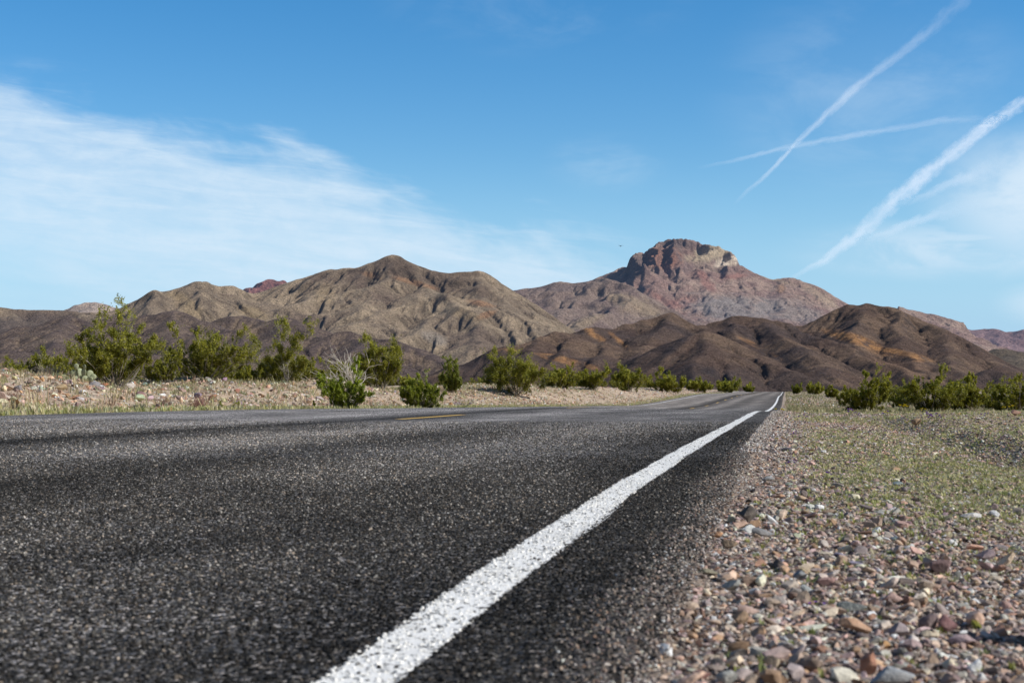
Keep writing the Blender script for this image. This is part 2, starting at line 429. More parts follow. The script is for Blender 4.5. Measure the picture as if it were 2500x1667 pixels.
def hill_mat(name, fine, haze=0.0, strata=0.0, speck=1.0):
    m, t, b, out, oc, tc = new_mat(name)
    c = t.mix(1.0, t.attr('col'), (1.98, 1.86, 1.74, 1), 'MULTIPLY')
    n1 = t.noise(oc, 1.0 / fine, 8, .72); n2 = t.noise(oc, 1.0 / (fine * 7), 5, .6)
    f = t.math('MULTIPLY', t.rng(n1, .3, .7, 1 - .36 * speck, 1 + .36 * speck, False), t.rng(n2, .3, .7, .84, 1.16, False))
    c = t.mix(1.0, c, t.comb(f, f, f), 'MULTIPLY')
    # scattered dark outcrops and pale scree
    n3 = t.noise(t.mapping(oc, (1, 1, 2.2)), 1.0 / (fine * 2.2), 6, .8)
    c = t.mix(t.rng(n3, .57, .70, 0, .55 * speck), c, t.mix(1.0, c, (.42, .40, .44, 1), 'MULTIPLY'))
    c = t.mix(t.rng(n3, .42, .32, 0, .35 * speck), c, t.mix(1.0, c, (1.45, 1.35, 1.25, 1), 'MULTIPLY'))
    if strata > 0:
        st = t.noise(t.mapping(oc, (.10, .10, 1.0), rot=(0, R(9), 0)), 1.0 / (fine * 2.0), 5, .7)
        c = t.mix(t.rng(st, .50, .66, 0, strata), c, t.mix(1.0, c, (.5, .47, .5, 1), 'MULTIPLY'))
    # scattered scrub and boulders
    vd = t.n.new('ShaderNodeTexVoronoi'); t.set(vd.inputs['Vector'], oc); vd.inputs['Scale'].default_value = 1.0 / (fine * 1.5)
    vcs = t.n.new('ShaderNodeSeparateColor'); t.l.new(vd.outputs['Color'], vcs.inputs[0])
    dot = t.math('MULTIPLY', t.math('LESS_THAN', vd.outputs['Distance'], t.math('MULTIPLY', vcs.outputs[1], .42)), t.math('GREATER_THAN', vcs.outputs[0], .45))
    c = t.mix(t.math('MULTIPLY', dot, .6), c, t.mix(1.0, c, (.42, .40, .36, 1), 'MULTIPLY'))
    dot2 = t.math('MULTIPLY', t.math('LESS_THAN', vd.outputs['Distance'], .22), t.math('LESS_THAN', vcs.outputs[0], .16))
    c = t.mix(t.math('MULTIPLY', dot2, .5), c, t.mix(1.0, c, (1.7, 1.6, 1.5, 1), 'MULTIPLY'))
    t.set(b.inputs['Base Color'], c); b.inputs['Roughness'].default_value = .97; b.inputs['Specular IOR Level'].default_value = .1
    h = t.math('ADD', n1, t.math('MULTIPLY', n3, .8))
    h2 = t.noise(oc, 1.0 / (fine * 6), 9, .68)
    rn = t.n.new('ShaderNodeTexNoise'); rn.noise_type = 'RIDGED_MULTIFRACTAL'; t.set(rn.inputs['Vector'], t.mapping(oc, (1, .8, 1.3)))
    rn.inputs['Scale'].default_value = 1.0 / (fine * 9); rn.inputs['Detail'].default_value = 7; rn.inputs['Roughness'].default_value = .55
    h3 = t.math('MULTIPLY', rn.outputs['Fac'], -1.1)
    bump(t, b, t.math('ADD', t.math('ADD', h, t.math('MULTIPLY', h2, 2.0)), h3), 1.0, fine * 3.6)
    if haze > 0:  # distance haze put into the material as a faint blue glow
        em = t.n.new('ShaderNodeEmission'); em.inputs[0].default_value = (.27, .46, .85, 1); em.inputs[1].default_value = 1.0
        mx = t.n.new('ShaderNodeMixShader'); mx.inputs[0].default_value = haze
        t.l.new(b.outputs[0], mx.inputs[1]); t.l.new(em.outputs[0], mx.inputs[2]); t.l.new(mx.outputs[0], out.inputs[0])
    return m

def mountain(name, label, px0, px1, d0, d1, cell, ridges, mat, colfn, sil=None, sild=None, base=-12., round_r=12.,
             warp=(0, 60), amp=0.0, ampscale=60., ero=(20, .02), diff=.05, seed=0, slope=.55, k=8., crag=0.0, cragw=None):
    X0 = (min(px0, px0) - CX) / F * (d1 if px0 < CX else d0); X1 = (px1 - CX) / F * (d1 if px1 > CX else d0)
    xs = np.arange(X0, X1, cell); ys = np.arange(d0, d1, cell)
    Y, X = np.meshgrid(ys, xs, indexing='ij')
    wx = X + warp[0] * fbm(X / warp[1], Y / warp[1], 4, seed); wy = Y + warp[0] * fbm(X / warp[1] + 31, Y / warp[1] + 11, 4, seed + 1)
    z = np.full(X.shape, base, float) if not callable(base) else base(CX + X / Y * F, Y)
    bz = base if not callable(base) else 0.
    if crag > 0:
        wx = wx + crag * .45 * fbm(X / 16, Y / 16, 3, 5); wy = wy + crag * .45 * fbm(X / 16 + 9, Y / 16, 3, 6)
    for rd in ridges:
        pts = rd[0]; s = rd[1] if len(rd) > 1 and rd[1] else slope; cl = rd[2] if len(rd) > 2 else None
        P = np.array([wpt(*p) for p in pts])
        for a, c in zip(P[:-1], P[1:]):
            dx, dy = c[0] - a[0], c[1] - a[1]; L2 = dx * dx + dy * dy + 1e-6
            q = np.clip(((wx - a[0]) * dx + (wy - a[1]) * dy) / L2, 0, 1)
            dist = np.hypot(wx - a[0] - q * dx, wy - a[1] - q * dy)
            zr = a[2] + q * (c[2] - a[2])
            prof = s * (np.sqrt(dist**2 + round_r**2) - round_r)
            if cl: prof = prof + cl[0] * sst(cl[1], cl[1] + cl[2], dist)
            zz = zr - prof
            h = np.maximum(k - np.abs(z - zz), 0) / k
            z = np.maximum(z, zz) + h * h * k * .25
    z = z + amp * fbm(X / ampscale, Y / ampscale, 6, seed + 2, .55) * sst(bz, bz + 30, z)
    if crag > 0:
        z = z + crag * (ridged(X / (ampscale * .5), Y / (ampscale * .5), 4, seed + 3) - .3) * (sst(bz, bz + 60, z) if cragw is None else cragw(CX + X / Y * F, HY - z / Y * F))
    z0 = z.copy()
    z, A = erode(z, cell, ero[0], ero[1], diff=diff)
    # bring the skyline to the photographed one
    if sil is not None:
        sp = np.array(sil, float)
        PX = CX + X / Y * F
        tan = (z - CAMH) / Y * F
        BW = max(4., 1.7 * cell / d0 * F); bins = np.clip(((PX - px0) / BW).astype(int), 0, int((px1 - px0) / BW) + 1)
        mx_ = np.full(bins.max() + 1, 1.0); np.maximum.at(mx_, bins.ravel(), tan.ravel())
        cen = px0 + BW * (np.arange(len(mx_)) + .5)
        okb = mx_ > 5; mx_ = np.interp(cen, cen[okb], mx_[okb])
        want = HY - np.interp(cen, sp[:, 0], sp[:, 1])
        f = np.clip(want / mx_, .6, 1.5)
        inside = (cen > sp[0, 0] - 4) & (cen < sp[-1, 0] + 4)
        f = np.where(inside, f, 1.0)
        ker = np.array([1, 2, 1.]); ker /= ker.sum(); f = np.convolve(np.pad(f, 1, mode='edge'), ker, 'valid')
        fac = np.interp(PX, cen, f)
        w = sst(.35, .9, tan / np.maximum(np.interp(PX, cen, mx_), 1))
        fac = 1 + (fac - 1) * w
        z = np.where(z > 0, z * fac, z)
    gy, gx = np.gradient(z, cell)
    slp = np.hypot(gx, gy)
    lap = np.zeros_like(z); zp = np.pad(z, 2, mode='edge')
    lap = (zp[:-4, 2:-2] + zp[4:, 2:-2] + zp[2:-2, :-4] + zp[2:-2, 4:] - 4 * z) / (cell * cell)
    PX = CX + X / Y * F; PY = HY - (z - CAMH) / Y * F
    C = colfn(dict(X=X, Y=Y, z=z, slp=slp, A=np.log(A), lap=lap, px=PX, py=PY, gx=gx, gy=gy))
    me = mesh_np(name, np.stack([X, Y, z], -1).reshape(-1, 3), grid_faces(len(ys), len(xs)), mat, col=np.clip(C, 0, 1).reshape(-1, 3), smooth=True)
    o = tag(obj(name, me), label, 'hill' if 'hill' in name else 'mountain', kind='structure')
    print(name, X.shape, round(time.time() - T0, 1))
    return o
def L(c): return np.array(c, float)[None, None, :]
def mixc(a, b, f): return a + (b - a) * f[..., None]
def blob(g, px, py, rx, ry, ang=0):
    ca, sa = math.cos(R(ang)), math.sin(R(ang))
    dx = g['px'] - px; dy = g['py'] - py
    a = (dx * ca + dy * sa) / rx; b2 = (-dx * sa + dy * ca) / ry
    n = .45 * fbm(g['X'] / 40, g['Y'] / 40, 4, 3)
    return np.clip(1.25 - (a * a + b2 * b2) + n * 1.6, 0, 1)

# ---- main brown range
silD = [(-80, 748), (0, 750), (40, 755), (115, 757), (153, 757), (220, 763), (260, 762), (292, 752), (343, 727), (361, 714), (376, 705), (392, 711), (416, 709),
        (434, 702), (455, 696), (470, 689), (490, 684), (506, 687), (524, 697), (538, 700), (553, 697), (575, 698), (589, 705), (618, 718), (650, 707),
        (687, 694), (715, 685), (750, 675), (787, 661), (805, 657), (823, 658), (839, 653.5), (866, 653.5), (891, 646), (921, 635), (946, 624), (964, 621),
        (977, 624), (992, 635), (1019, 647), (1050, 658), (1080, 665), (1096, 666.6), (1123, 664), (1148, 663), (1169, 661), (1182, 662.6), (1203, 675),
        (1227, 692), (1252, 708), (1270, 718), (1316, 747), (1350, 770), (1380, 791), (1405, 808), (1438, 834), (1480, 870)]
def dsil(px): return np.interp(px, [-80, 300, 490, 620, 964, 1180, 1300, 1480], [2500, 2600, 2800, 3000, 3050, 3000, 2850, 2500])
rD = [([(p, y, float(dsil(p))) for p, y in silD], .5)]
rD += [
    ([(376, 705, 2650), (385, 745, 2560), (400, 790, 2450)], .6),
    ([(490, 684, 2800), (470, 712, 2700), (440, 745, 2600), (400, 770, 2480)], .55),
    ([(575, 698, 2900), (600, 735, 2760), (570, 762, 2650), (540, 790, 2540)], .55),
    ([(715, 685, 3020), (690, 720, 2880), (640, 745, 2760), (600, 775, 2640)], .5),
    ([(805, 657, 3040), (800, 700, 2900), (760, 735, 2780), (700, 745, 2690), (660, 790, 2560)], .5),
    ([(866, 653, 3040), (850, 690, 2900), (830, 730, 2780), (790, 770, 2660), (760, 810, 2540)], .5),
    ([(964, 621, 3050), (955, 665, 2920), (900, 690, 2830), (890, 730, 2740), (860, 765, 2640)], .5),
    ([(1019, 647, 3040), (1056, 694, 2860), (1010, 712, 2790), (960, 748, 2700), (915, 770, 2620), (850, 790, 2520), (800, 820, 2440)], .5),
    ([(1056, 694, 2860), (1085, 715, 2790), (1090, 760, 2680), (1050, 800, 2560), (1000, 830, 2470)], .5),
    ([(1085, 715, 2790), (1150, 745, 2680), (1180, 790, 2560), (1170, 840, 2440), (1150, 880, 2360)], .5),
    ([(1169, 661, 3000), (1165, 700, 2900), (1190, 730, 2800), (1240, 760, 2680), (1250, 800, 2570), (1230, 850, 2450)], .5),
    ([(1227, 692, 2940), (1260, 735, 2800), (1310, 775, 2660), (1340, 815, 2540), (1350, 850, 2450)], .55),
    ([(0, 750, 2520), (60, 775, 2420), (20, 800, 2330)], .5),
    ([(115, 757, 2540), (150, 780, 2440), (200, 800, 2360)], .5),
]
def colD(g):
    n = fbm(g['X'] / 90, g['Y'] / 90, 5, 1); n2 = fbm(g['X'] / 30, g['Y'] / 30, 4, 4)
    c = mixc(L((.215, .172, .128)), L((.31, .25, .18)), sst(-.3, .4, n + .5 * n2))
    c = mixc(c, L((.115, .085, .07)), sst(.1, .5, fbm(g['X'] / 140, g['Y'] / 140, 4, 6)) * .7)
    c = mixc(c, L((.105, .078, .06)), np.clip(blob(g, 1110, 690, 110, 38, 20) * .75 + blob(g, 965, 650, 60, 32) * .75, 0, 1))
    c = mixc(c, L((.30, .165, .09)), np.clip(blob(g, 905, 672, 32, 9, 15) + blob(g, 1010, 690, 60, 7, 15) + blob(g, 1190, 768, 30, 8, -20) + blob(g, 1170, 740, 45, 8, 12), 0, 1) * .6)
    c = mixc(c, L((.32, .25, .15)), np.clip(blob(g, 455, 745, 50, 20, 40) + blob(g, 620, 765, 45, 14, 20) + blob(g, 790, 720, 30, 30) * .6 + blob(g, 1130, 765, 50, 14, 20) * .6, 0, 1) * .6)
    c = mixc(c, L((.26, .24, .22)), blob(g, 1060, 825, 40, 14, 20) * .6)
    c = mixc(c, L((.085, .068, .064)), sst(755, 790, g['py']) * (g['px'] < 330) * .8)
    # gully floors: pale wash lines with dark rocky flanks
    gl = sst(2.6, 4.4, g['A']); c = mixc(c, L((.085, .07, .06)), gl * .55 * sst(.2, .5, n2 + .5))
    c = mixc(c, L((.36, .29, .22)), sst(4.6, 6.4, g['A']) * .55)
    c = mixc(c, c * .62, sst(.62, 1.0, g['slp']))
    return c
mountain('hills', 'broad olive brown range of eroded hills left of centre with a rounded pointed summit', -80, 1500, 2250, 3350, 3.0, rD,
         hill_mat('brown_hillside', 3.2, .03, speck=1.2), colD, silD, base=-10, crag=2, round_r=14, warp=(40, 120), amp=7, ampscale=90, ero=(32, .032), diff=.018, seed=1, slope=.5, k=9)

# ---- dark low hills in front of it on the left
silE = None
rE = [
    ([(-80, 800, 1500), (0, 817, 1500), (54, 797, 1480), (119, 790, 1470), (145, 778, 1460), (163, 773, 1460), (188, 777, 1460), (217, 792, 1440), (250, 830, 1380)], .42),
    ([(246, 778, 1560), (289, 769, 1560), (330, 775, 1550), (354, 769, 1540), (397, 763, 1530), (426, 761, 1530), (452, 767, 1520), (488, 781, 1500), (524, 798, 1480), (560, 830, 1420)], .42),
    ([(505, 800, 1600), (542, 779, 1600), (567, 770, 1600), (593, 770, 1600), (622, 781, 1590), (650, 788, 1570), (670, 810, 1540)], .42),
    ([(600, 818, 1500), (636, 793, 1510), (661, 779, 1520), (683, 772, 1520), (701, 771, 1520), (723, 779, 1510), (759, 803, 1480), (800, 830, 1430), (830, 870, 1380)], .42),
    ([(470, 840, 1350), (491, 818, 1370), (524, 800, 1380), (560, 805, 1370), (614, 825, 1340), (669, 850, 1300), (720, 885, 1250)], .42),
    ([(740, 885, 1380), (778, 843, 1400), (807, 823, 1420), (836, 813, 1430), (857, 813, 1430), (900, 820, 1420), (950, 830, 1410), (981, 838, 1400), (1008, 849, 1390), (1046, 866, 1370), (1084, 886, 1340), (1120, 915, 1300)], .42),
    ([(354, 769, 1540), (330, 810, 1450), (300, 850, 1360)], .42), ([(426, 761, 1530), (430, 800, 1440), (415, 850, 1340)], .42),
    ([(163, 773, 1460), (150, 815, 1370), (120, 860, 1280)], .42), ([(54, 797, 1480), (40, 840, 1380), (30, 880, 1280)], .42),
    ([(-60, 850, 1250), (60, 862, 1240), (180, 870, 1230), (300, 875, 1230)], .35),
    ([(857, 813, 1430), (870, 850, 1340), (900, 890, 1260)], .42), ([(683, 772, 1520), (690, 815, 1430), (700, 870, 1310)], .42),
    ([(300, 868, 1200), (420, 860, 1200), (560, 875, 1190), (700, 890, 1190)], .35),
]
def colE(g):
    n = fbm(g['X'] / 50, g['Y'] / 50, 5, 2)
    c = mixc(L((.105, .083, .079)), L((.165, .13, .11)), sst(-.2, .45, n))
    c = mixc(c, L((.19, .15, .115)), sst(-.01, .06, g['lap']) * .5 + .35 * sst(1.8, 3.5, g['A']))
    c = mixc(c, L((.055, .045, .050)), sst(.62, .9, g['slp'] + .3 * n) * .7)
    c = mixc(c, L((.20, .155, .115)), np.clip(blob(g, 85, 825, 40, 6, 18) + blob(g, 345, 790, 18, 12, 40) + blob(g, 600, 800, 40, 14, 10) + blob(g, 735, 835, 16, 16) + blob(g, 1020, 880, 60, 12, 20), 0, 1) * .6)
    c = mixc(c, L((.19, .15, .12)), sst(4.2, 6.0, g['A']) * .45)
    return c
mountain('hills', 'low dark purplish brown hills in front of the left range', -90, 1150, 1120, 1720, 2.0, rE,
         hill_mat('dark_hillside', 1.6, .012, strata=.6, speck=1.35), colE, None, base=-8, crag=1.2, round_r=5, warp=(10, 60), amp=3.5, ampscale=45, ero=(22, .032), diff=.012, seed=3, slope=.5, k=3)

# ---- dark brown hills in front on the right
F1 = [(1090, 905, 1250), (1120, 894, 1250), (1178, 865, 1260), (1190, 855, 1260), (1205, 850, 1265), (1230, 849, 1270), (1270, 840, 1290), (1331, 817, 1320), (1362, 806, 1340), (1384, 812, 1350),
      (1402, 812, 1360), (1428, 801, 1380), (1454, 797, 1400), (1488, 802, 1410), (1521, 793, 1430), (1564, 780, 1450), (1601, 774, 1465), (1619, 765, 1470), (1638, 761, 1475), (1650, 765, 1475),
      (1675, 780, 1460), (1702, 796, 1440)]
F3 = [(1690, 800, 1520), (1733, 786.5, 1520), (1763, 780, 1520), (1794, 770, 1520), (1815, 771, 1515), (1864, 777, 1500), (1901, 783, 1490), (1931, 788, 1480), (1956, 796, 1460), (1979, 809, 1440), (2051, 838, 1390), (2108, 869, 1330), (2165, 892, 1280), (2209, 912, 1240), (2260, 932, 1190)]
F4 = [(1940, 806, 1700), (1958, 796, 1700), (1993, 777.5, 1700), (2028, 759, 1700), (2051, 749, 1700), (2071, 741.6, 1700), (2100, 744.5, 1700), (2120, 738.7, 1700), (2137, 743, 1695), (2148, 746, 1690), (2183, 749, 1680),
      (2209, 760, 1660), (2237, 775, 1640), (2275, 789, 1600), (2309, 803, 1570), (2352, 823, 1530), (2390, 843.5, 1490), (2424, 863.6, 1450), (2461, 883.6, 1400), (2490, 897, 1370), (2560, 925, 1300)]
silF = [(1120, 894), (1178, 865), (1190, 855), (1205, 850), (1270, 840), (1331, 817), (1362, 806), (1384, 812), (1402, 812), (1428, 801), (1454, 797), (1488, 802), (1521, 793), (1564, 780), (1601, 774), (1619, 765),
        (1638, 761), (1650, 765), (1675, 780), (1702, 795)] + [(a, b_) for a, b_, c_ in F3[1:9]][:-1] + [(a, b_) for a, b_, c_ in F4[1:]]
F2 = [(1560, 925, 1020), (1586, 900, 1050), (1619, 860, 1090), (1656, 832, 1120), (1681, 817, 1140), (1705, 806, 1150), (1723, 814, 1150), (1751, 832, 1140), (1794, 854, 1120), (1840, 875, 1090), (1886, 894, 1060), (1932, 909, 1030), (1993, 927, 1000), (2050, 945, 960)]
rF = [(F1, .45), (F3, .45), (F4, .46), (F2, .46),
      ([(1638, 761, 1475), (1610, 800, 1380), (1570, 840, 1290), (1540, 880, 1200)], .45),
      ([(1521, 793, 1430), (1500, 830, 1340), (1470, 865, 1250), (1440, 900, 1170)], .45),
      ([(1428, 801, 1380), (1410, 835, 1300), (1380, 870, 1220), (1350, 905, 1150)], .45),
      ([(1331, 817, 1320), (1310, 860, 1230), (1290, 895, 1160)], .45),
      ([(1705, 806, 1150), (1710, 850, 1080), (1700, 895, 1010), (1690, 930, 960)], .45),
      ([(1794, 854, 1120), (1790, 885, 1060), (1800, 920, 990)], .45),
      ([(1794, 770, 1520), (1790, 800, 1430), (1810, 835, 1350), (1850, 870, 1270)], .45),
      ([(1864, 777, 1500), (1900, 815, 1400), (1960, 850, 1300), (2010, 890, 1200), (2050, 920, 1120)], .45),
      ([(2120, 739, 1700), (2110, 775, 1610), (2080, 800, 1540), (2090, 840, 1450)], .45),
      ([(2209, 760, 1660), (2190, 795, 1570), (2200, 840, 1460), (2240, 880, 1350), (2260, 915, 1260)], .45),
      ([(2309, 803, 1570), (2300, 840, 1470), (2320, 880, 1360), (2340, 915, 1260)], .45),
      ([(2350, 930, 1080), (2366, 924, 1090), (2395, 906, 1100), (2412, 904, 1100), (2438, 914, 1090), (2500, 941, 1060)], .45)]
def colF(g):
    n = fbm(g['X'] / 45, g['Y'] / 45, 5, 5); n2 = fbm(g['X'] / 12, g['Y'] / 12, 4, 1)
    c = mixc(L((.098, .069, .056)), L((.15, .108, .08)), sst(-.25, .4, n + .4 * n2))
    c = mixc(c, L((.060, .048, .048)), sst(-.05, .45, fbm(g['X'] / 80, g['Y'] / 80, 4, 7)) * .65)
    o = np.clip(blob(g, 2075, 825, 80, 12, 17) + blob(g, 2200, 865, 80, 11, 10) + blob(g, 1380, 880, 75, 9, 14) + blob(g, 1450, 815, 40, 10, 35) + blob(g, 1860, 852, 60, 5, 27) + blob(g, 1515, 835, 35, 7, 40) + blob(g, 1240, 855, 30, 6), 0, 1)
    c = mixc(c, L((.33, .185, .085)), o * .95 * sst(-.45, .25, fbm(g['X'] / 7, g['Y'] / 16, 4, 3)))
    c = mixc(c, L((.19, .125, .085)), np.clip(blob(g, 2190, 895, 90, 22, 10), 0, 1) * .55)
    c = mixc(c, L((.040, .034, .036)), np.clip(blob(g, 1650, 845, 55, 10, -38) + blob(g, 1900, 872, 90, 9, 24) + blob(g, 1730, 905, 35, 14) + blob(g, 2190, 868, 60, 3, 12), 0, 1) * .75)
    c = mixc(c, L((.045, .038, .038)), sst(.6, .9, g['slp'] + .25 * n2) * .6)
    c = mixc(c, L((.17, .13, .10)), sst(4.6, 6.5, g['A']) * .35)
    return c
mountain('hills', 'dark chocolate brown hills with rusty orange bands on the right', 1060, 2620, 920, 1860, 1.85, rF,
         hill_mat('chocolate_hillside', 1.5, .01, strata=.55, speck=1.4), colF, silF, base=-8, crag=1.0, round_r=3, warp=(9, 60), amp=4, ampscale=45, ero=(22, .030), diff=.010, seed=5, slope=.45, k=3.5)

# ---- grey spur in front of the butte
silS = [(1240, 712), (1258, 708), (1276, 705), (1325, 699), (1347, 689.6), (1371, 687), (1393, 691), (1423, 689), (1448, 684), (1477, 678), (1513, 688), (1546, 698), (1561, 712), (1596, 730), (1638, 753), (1677, 774), (1710, 791), (1780, 825)]
rS = [([(1200, 725, 4150)] + [(a, b_, 4200 if a < 1480 else 4200 - (a - 1480) * 1.6) for a, b_ in silS], .5),
      ([(1477, 678, 4200), (1500, 712, 4050), (1560, 725, 3930), (1500, 740, 3860), (1430, 780, 3700), (1380, 810, 3580)], .5),
      ([(1371, 687, 4200), (1350, 725, 4050), (1310, 760, 3900), (1290, 790, 3780)], .5),
      ([(1448, 684, 4200), (1410, 715, 4070), (1370, 755, 3900), (1330, 790, 3750)], .5),
      ([(1560, 725, 3930), (1620, 765, 3800), (1600, 800, 3650)], .5),
      ([(1276, 705, 4190), (1270, 740, 4050), (1240, 780, 3900)], .5)]
def colS(g):
    n = fbm(g['X'] / 80, g['Y'] / 80, 5, 2)
    c = mixc(L((.165, .125, .115)), L((.225, .175, .15)), sst(-.3, .4, n))
    c = mixc(c, L((.27, .215, .15)), np.clip(blob(g, 1560, 750, 90, 24, 20) + blob(g, 1420, 790, 60, 14, -20), 0, 1) * .75)
    c = mixc(c, L((.12, .10, .105)), np.clip(blob(g, 1370, 700, 80, 12), 0, 1) * .6)
    c = mixc(c, L((.40, .33, .28)), sst(3.4, 5.5, g['A']) * .5)
    return c
mountain('hills', 'grey brown ridge running up to the foot of the cliff topped mountain', 1190, 1800, 3550, 4500, 4.0, rS,
         hill_mat('grey_hillside', 4.0, .045, speck=1.2), colS, silS, base=0, round_r=15, warp=(30, 110), amp=12, ampscale=90, ero=(22, .03), diff=.03, seed=2, slope=.5, k=14, crag=10)

# ---- cliff-topped mountain
silA = [(1400, 702), (1444, 683.5), (1474, 671), (1498, 661), (1519, 652), (1533, 646), (1539, 630), (1544, 618.6), (1564, 616.5), (1584, 609), (1602, 594), (1608, 590), (1626, 588), (1632, 583), (1662, 582), (1686, 585),
        (1712, 593), (1721, 597), (1745, 599), (1766, 606), (1775, 613), (1790, 615), (1795, 621), (1798, 634), (1814, 649), (1840, 664), (1867, 677), (1888, 682), (1906, 679), (1930, 677), (1951, 682), (1974, 691), (1995, 697),
        (2016, 709), (2040, 725), (2067, 740), (2110, 765), (2180, 800)]
CL = (70, 8, 40)
rA = [([(1380, 712, 5650), (1444, 684, 5650), (1498, 661, 5620), (1530, 648, 5600), (1560, 640, 5600)], .6),
      # cap: crest, western buttress, three ribs, the tilted eastern slab
      ([(1546, 619, 5450), (1566, 617, 5560), (1586, 609, 5600), (1606, 591, 5620), (1632, 583, 5640), (1662, 582, 5640), (1686, 585, 5640), (1714, 593, 5640), (1745, 599, 5620), (1768, 606, 5600), (1790, 615, 5560)], .55, (45, 6, 20)),
      ([(1546, 619, 5450), (1556, 628, 5340), (1570, 640, 5230), (1580, 652, 5150)], .75, (200, 5, 26)),
      ([(1606, 591, 5620), (1612, 612, 5480), (1606, 632, 5370), (1612, 650, 5280)], .8, (16, 6, 20)),
      ([(1632, 583, 5640), (1645, 606, 5500), (1642, 632, 5370), (1636, 655, 5270)], .8, (14, 6, 20)),
      ([(1586, 609, 5600), (1592, 628, 5450), (1590, 646, 5330)], .8, (14, 6, 20)),
      ([(1752, 600, 5620), (1728, 614, 5500), (1700, 630, 5420), (1672, 642, 5350), (1652, 652, 5290)], .30, (42, 14, 16)),
      ([(1790, 615, 5560), (1795, 621, 5480), (1768, 632, 5430), (1740, 643, 5400), (1715, 648, 5390)], .30, (85, 6, 16)),
      ([(1798, 634, 5560), (1840, 664, 5600), (1888, 682, 5620), (1930, 677, 5620), (1974, 691, 5560), (2016, 709, 5480), (2067, 740, 5350), (2130, 775, 5200)], .5),
      ([(1930, 677, 5620), (1908, 688, 5500), (1896, 708, 5390), (1884, 735, 5230), (1860, 765, 5060)], .5, (50, 8, 24)),
      ([(1974, 691, 5560), (1985, 720, 5400), (1990, 750, 5240), (1980, 785, 5060)], .55),
      ([(2016, 709, 5480), (2030, 745, 5280), (2020, 780, 5080)], .55, (18, 10, 30)),
      ([(1752, 676, 5330), (1742, 696, 5220), (1736, 715, 5130), (1712, 735, 5030), (1695, 755, 4940)], .5, (55, 7, 24)),
      ([(1797, 695, 5350), (1805, 712, 5230), (1832, 735, 5100), (1846, 760, 4980)], .5, (30, 8, 24)),
      ([(1850, 690, 5480), (1862, 708, 5360), (1842, 740, 5180)], .5, (22, 8, 24)),
      ([(1612, 712, 5080), (1640, 706, 5110), (1680, 706, 5120), (1706, 712, 5100)], .5, (24, 6, 20)),
      ([(1662, 757, 4990), (1700, 752, 4995), (1740, 753, 4995), (1790, 757, 4985), (1830, 770, 4940)], .4, (38, 5, 14)),
      ([(1650, 655, 5300), (1672, 690, 5150), (1660, 725, 5000)], .5), ([(1580, 655, 5180), (1600, 700, 5050), (1625, 745, 4920)], .5),
      ([(1770, 640, 5400), (1790, 690, 5200), (1800, 740, 5010)], .5), ([(1700, 650, 5380), (1712, 700, 5160), (1700, 740, 5010)], .5)]
def colA(g):
    n = fbm(g['X'] / 100, g['Y'] / 100, 5, 1); n2 = fbm(g['X'] / 25, g['z'] / 18, 4, 3)
    c = mixc(L((.24, .165, .145)), L((.32, .24, .20)), sst(-.3, .4, n + .4 * n2))
    c = mixc(c, L((.30, .155, .130)), np.clip(blob(g, 1670, 738, 55, 16, -12) + blob(g, 1725, 690, 12, 40, -40) + blob(g, 1790, 675, 35, 7, -5) + blob(g, 1600, 720, 26, 9, 30), 0, 1) * .7)
    c = mixc(c, L((.26, .135, .095)), np.clip(blob(g, 1625, 630, 45, 30), 0, 1) * .85)
    c = mixc(c, L((.13, .10, .09)), np.clip(blob(g, 1640, 592, 60, 12, 5) + blob(g, 1545, 650, 30, 36, 10), 0, 1) * .85)  # dark cap rock; the west cliff's shade is painted in as dark brown
    c = mixc(c, L((.38, .31, .22)), np.clip(blob(g, 1735, 618, 66, 20, -14) * 1.3 + blob(g, 1860, 665, 60, 10, 25) + blob(g, 2000, 720, 60, 14, 30) * .6, 0, 1) * .75)
    c = mixc(c, L((.50, .43, .36)), np.clip(blob(g, 1780, 637, 34, 13, -18), 0, 1) * .9)
    c = mixc(c, L((.34, .21, .13)), np.clip(blob(g, 1905, 705, 12, 12), 0, 1) * .7)
    c = mixc(c, L((.24, .225, .225)), np.clip(blob(g, 1790, 755, 120, 38, 8) + blob(g, 1930, 760, 90, 30, 15) * .7, 0, 1) * .8)
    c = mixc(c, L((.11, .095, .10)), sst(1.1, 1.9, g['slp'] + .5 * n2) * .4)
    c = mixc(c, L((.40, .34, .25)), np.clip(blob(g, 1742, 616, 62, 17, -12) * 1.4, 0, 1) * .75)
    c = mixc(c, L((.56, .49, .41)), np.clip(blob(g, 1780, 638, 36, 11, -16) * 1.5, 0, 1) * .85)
    c = mixc(c, L((.36, .27, .25)), sst(3.8, 6, g['A']) * .35)
    return c
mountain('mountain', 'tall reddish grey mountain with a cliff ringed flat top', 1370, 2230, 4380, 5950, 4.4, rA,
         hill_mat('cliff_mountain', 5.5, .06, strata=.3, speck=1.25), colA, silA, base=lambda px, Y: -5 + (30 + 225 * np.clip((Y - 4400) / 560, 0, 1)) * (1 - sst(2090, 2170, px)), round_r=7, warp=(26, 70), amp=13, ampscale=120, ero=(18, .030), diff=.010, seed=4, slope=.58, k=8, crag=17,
         cragw=lambda px, py: .25 + .75 * np.clip((1 - sst(650, 690, py)) * sst(1530, 1545, px) * (1 - sst(1800, 1830, px)) + .8 * np.exp(-((py - 755) / 12)**2) * sst(1640, 1680, px) * (1 - sst(1850, 1900, px)), 0, 1))

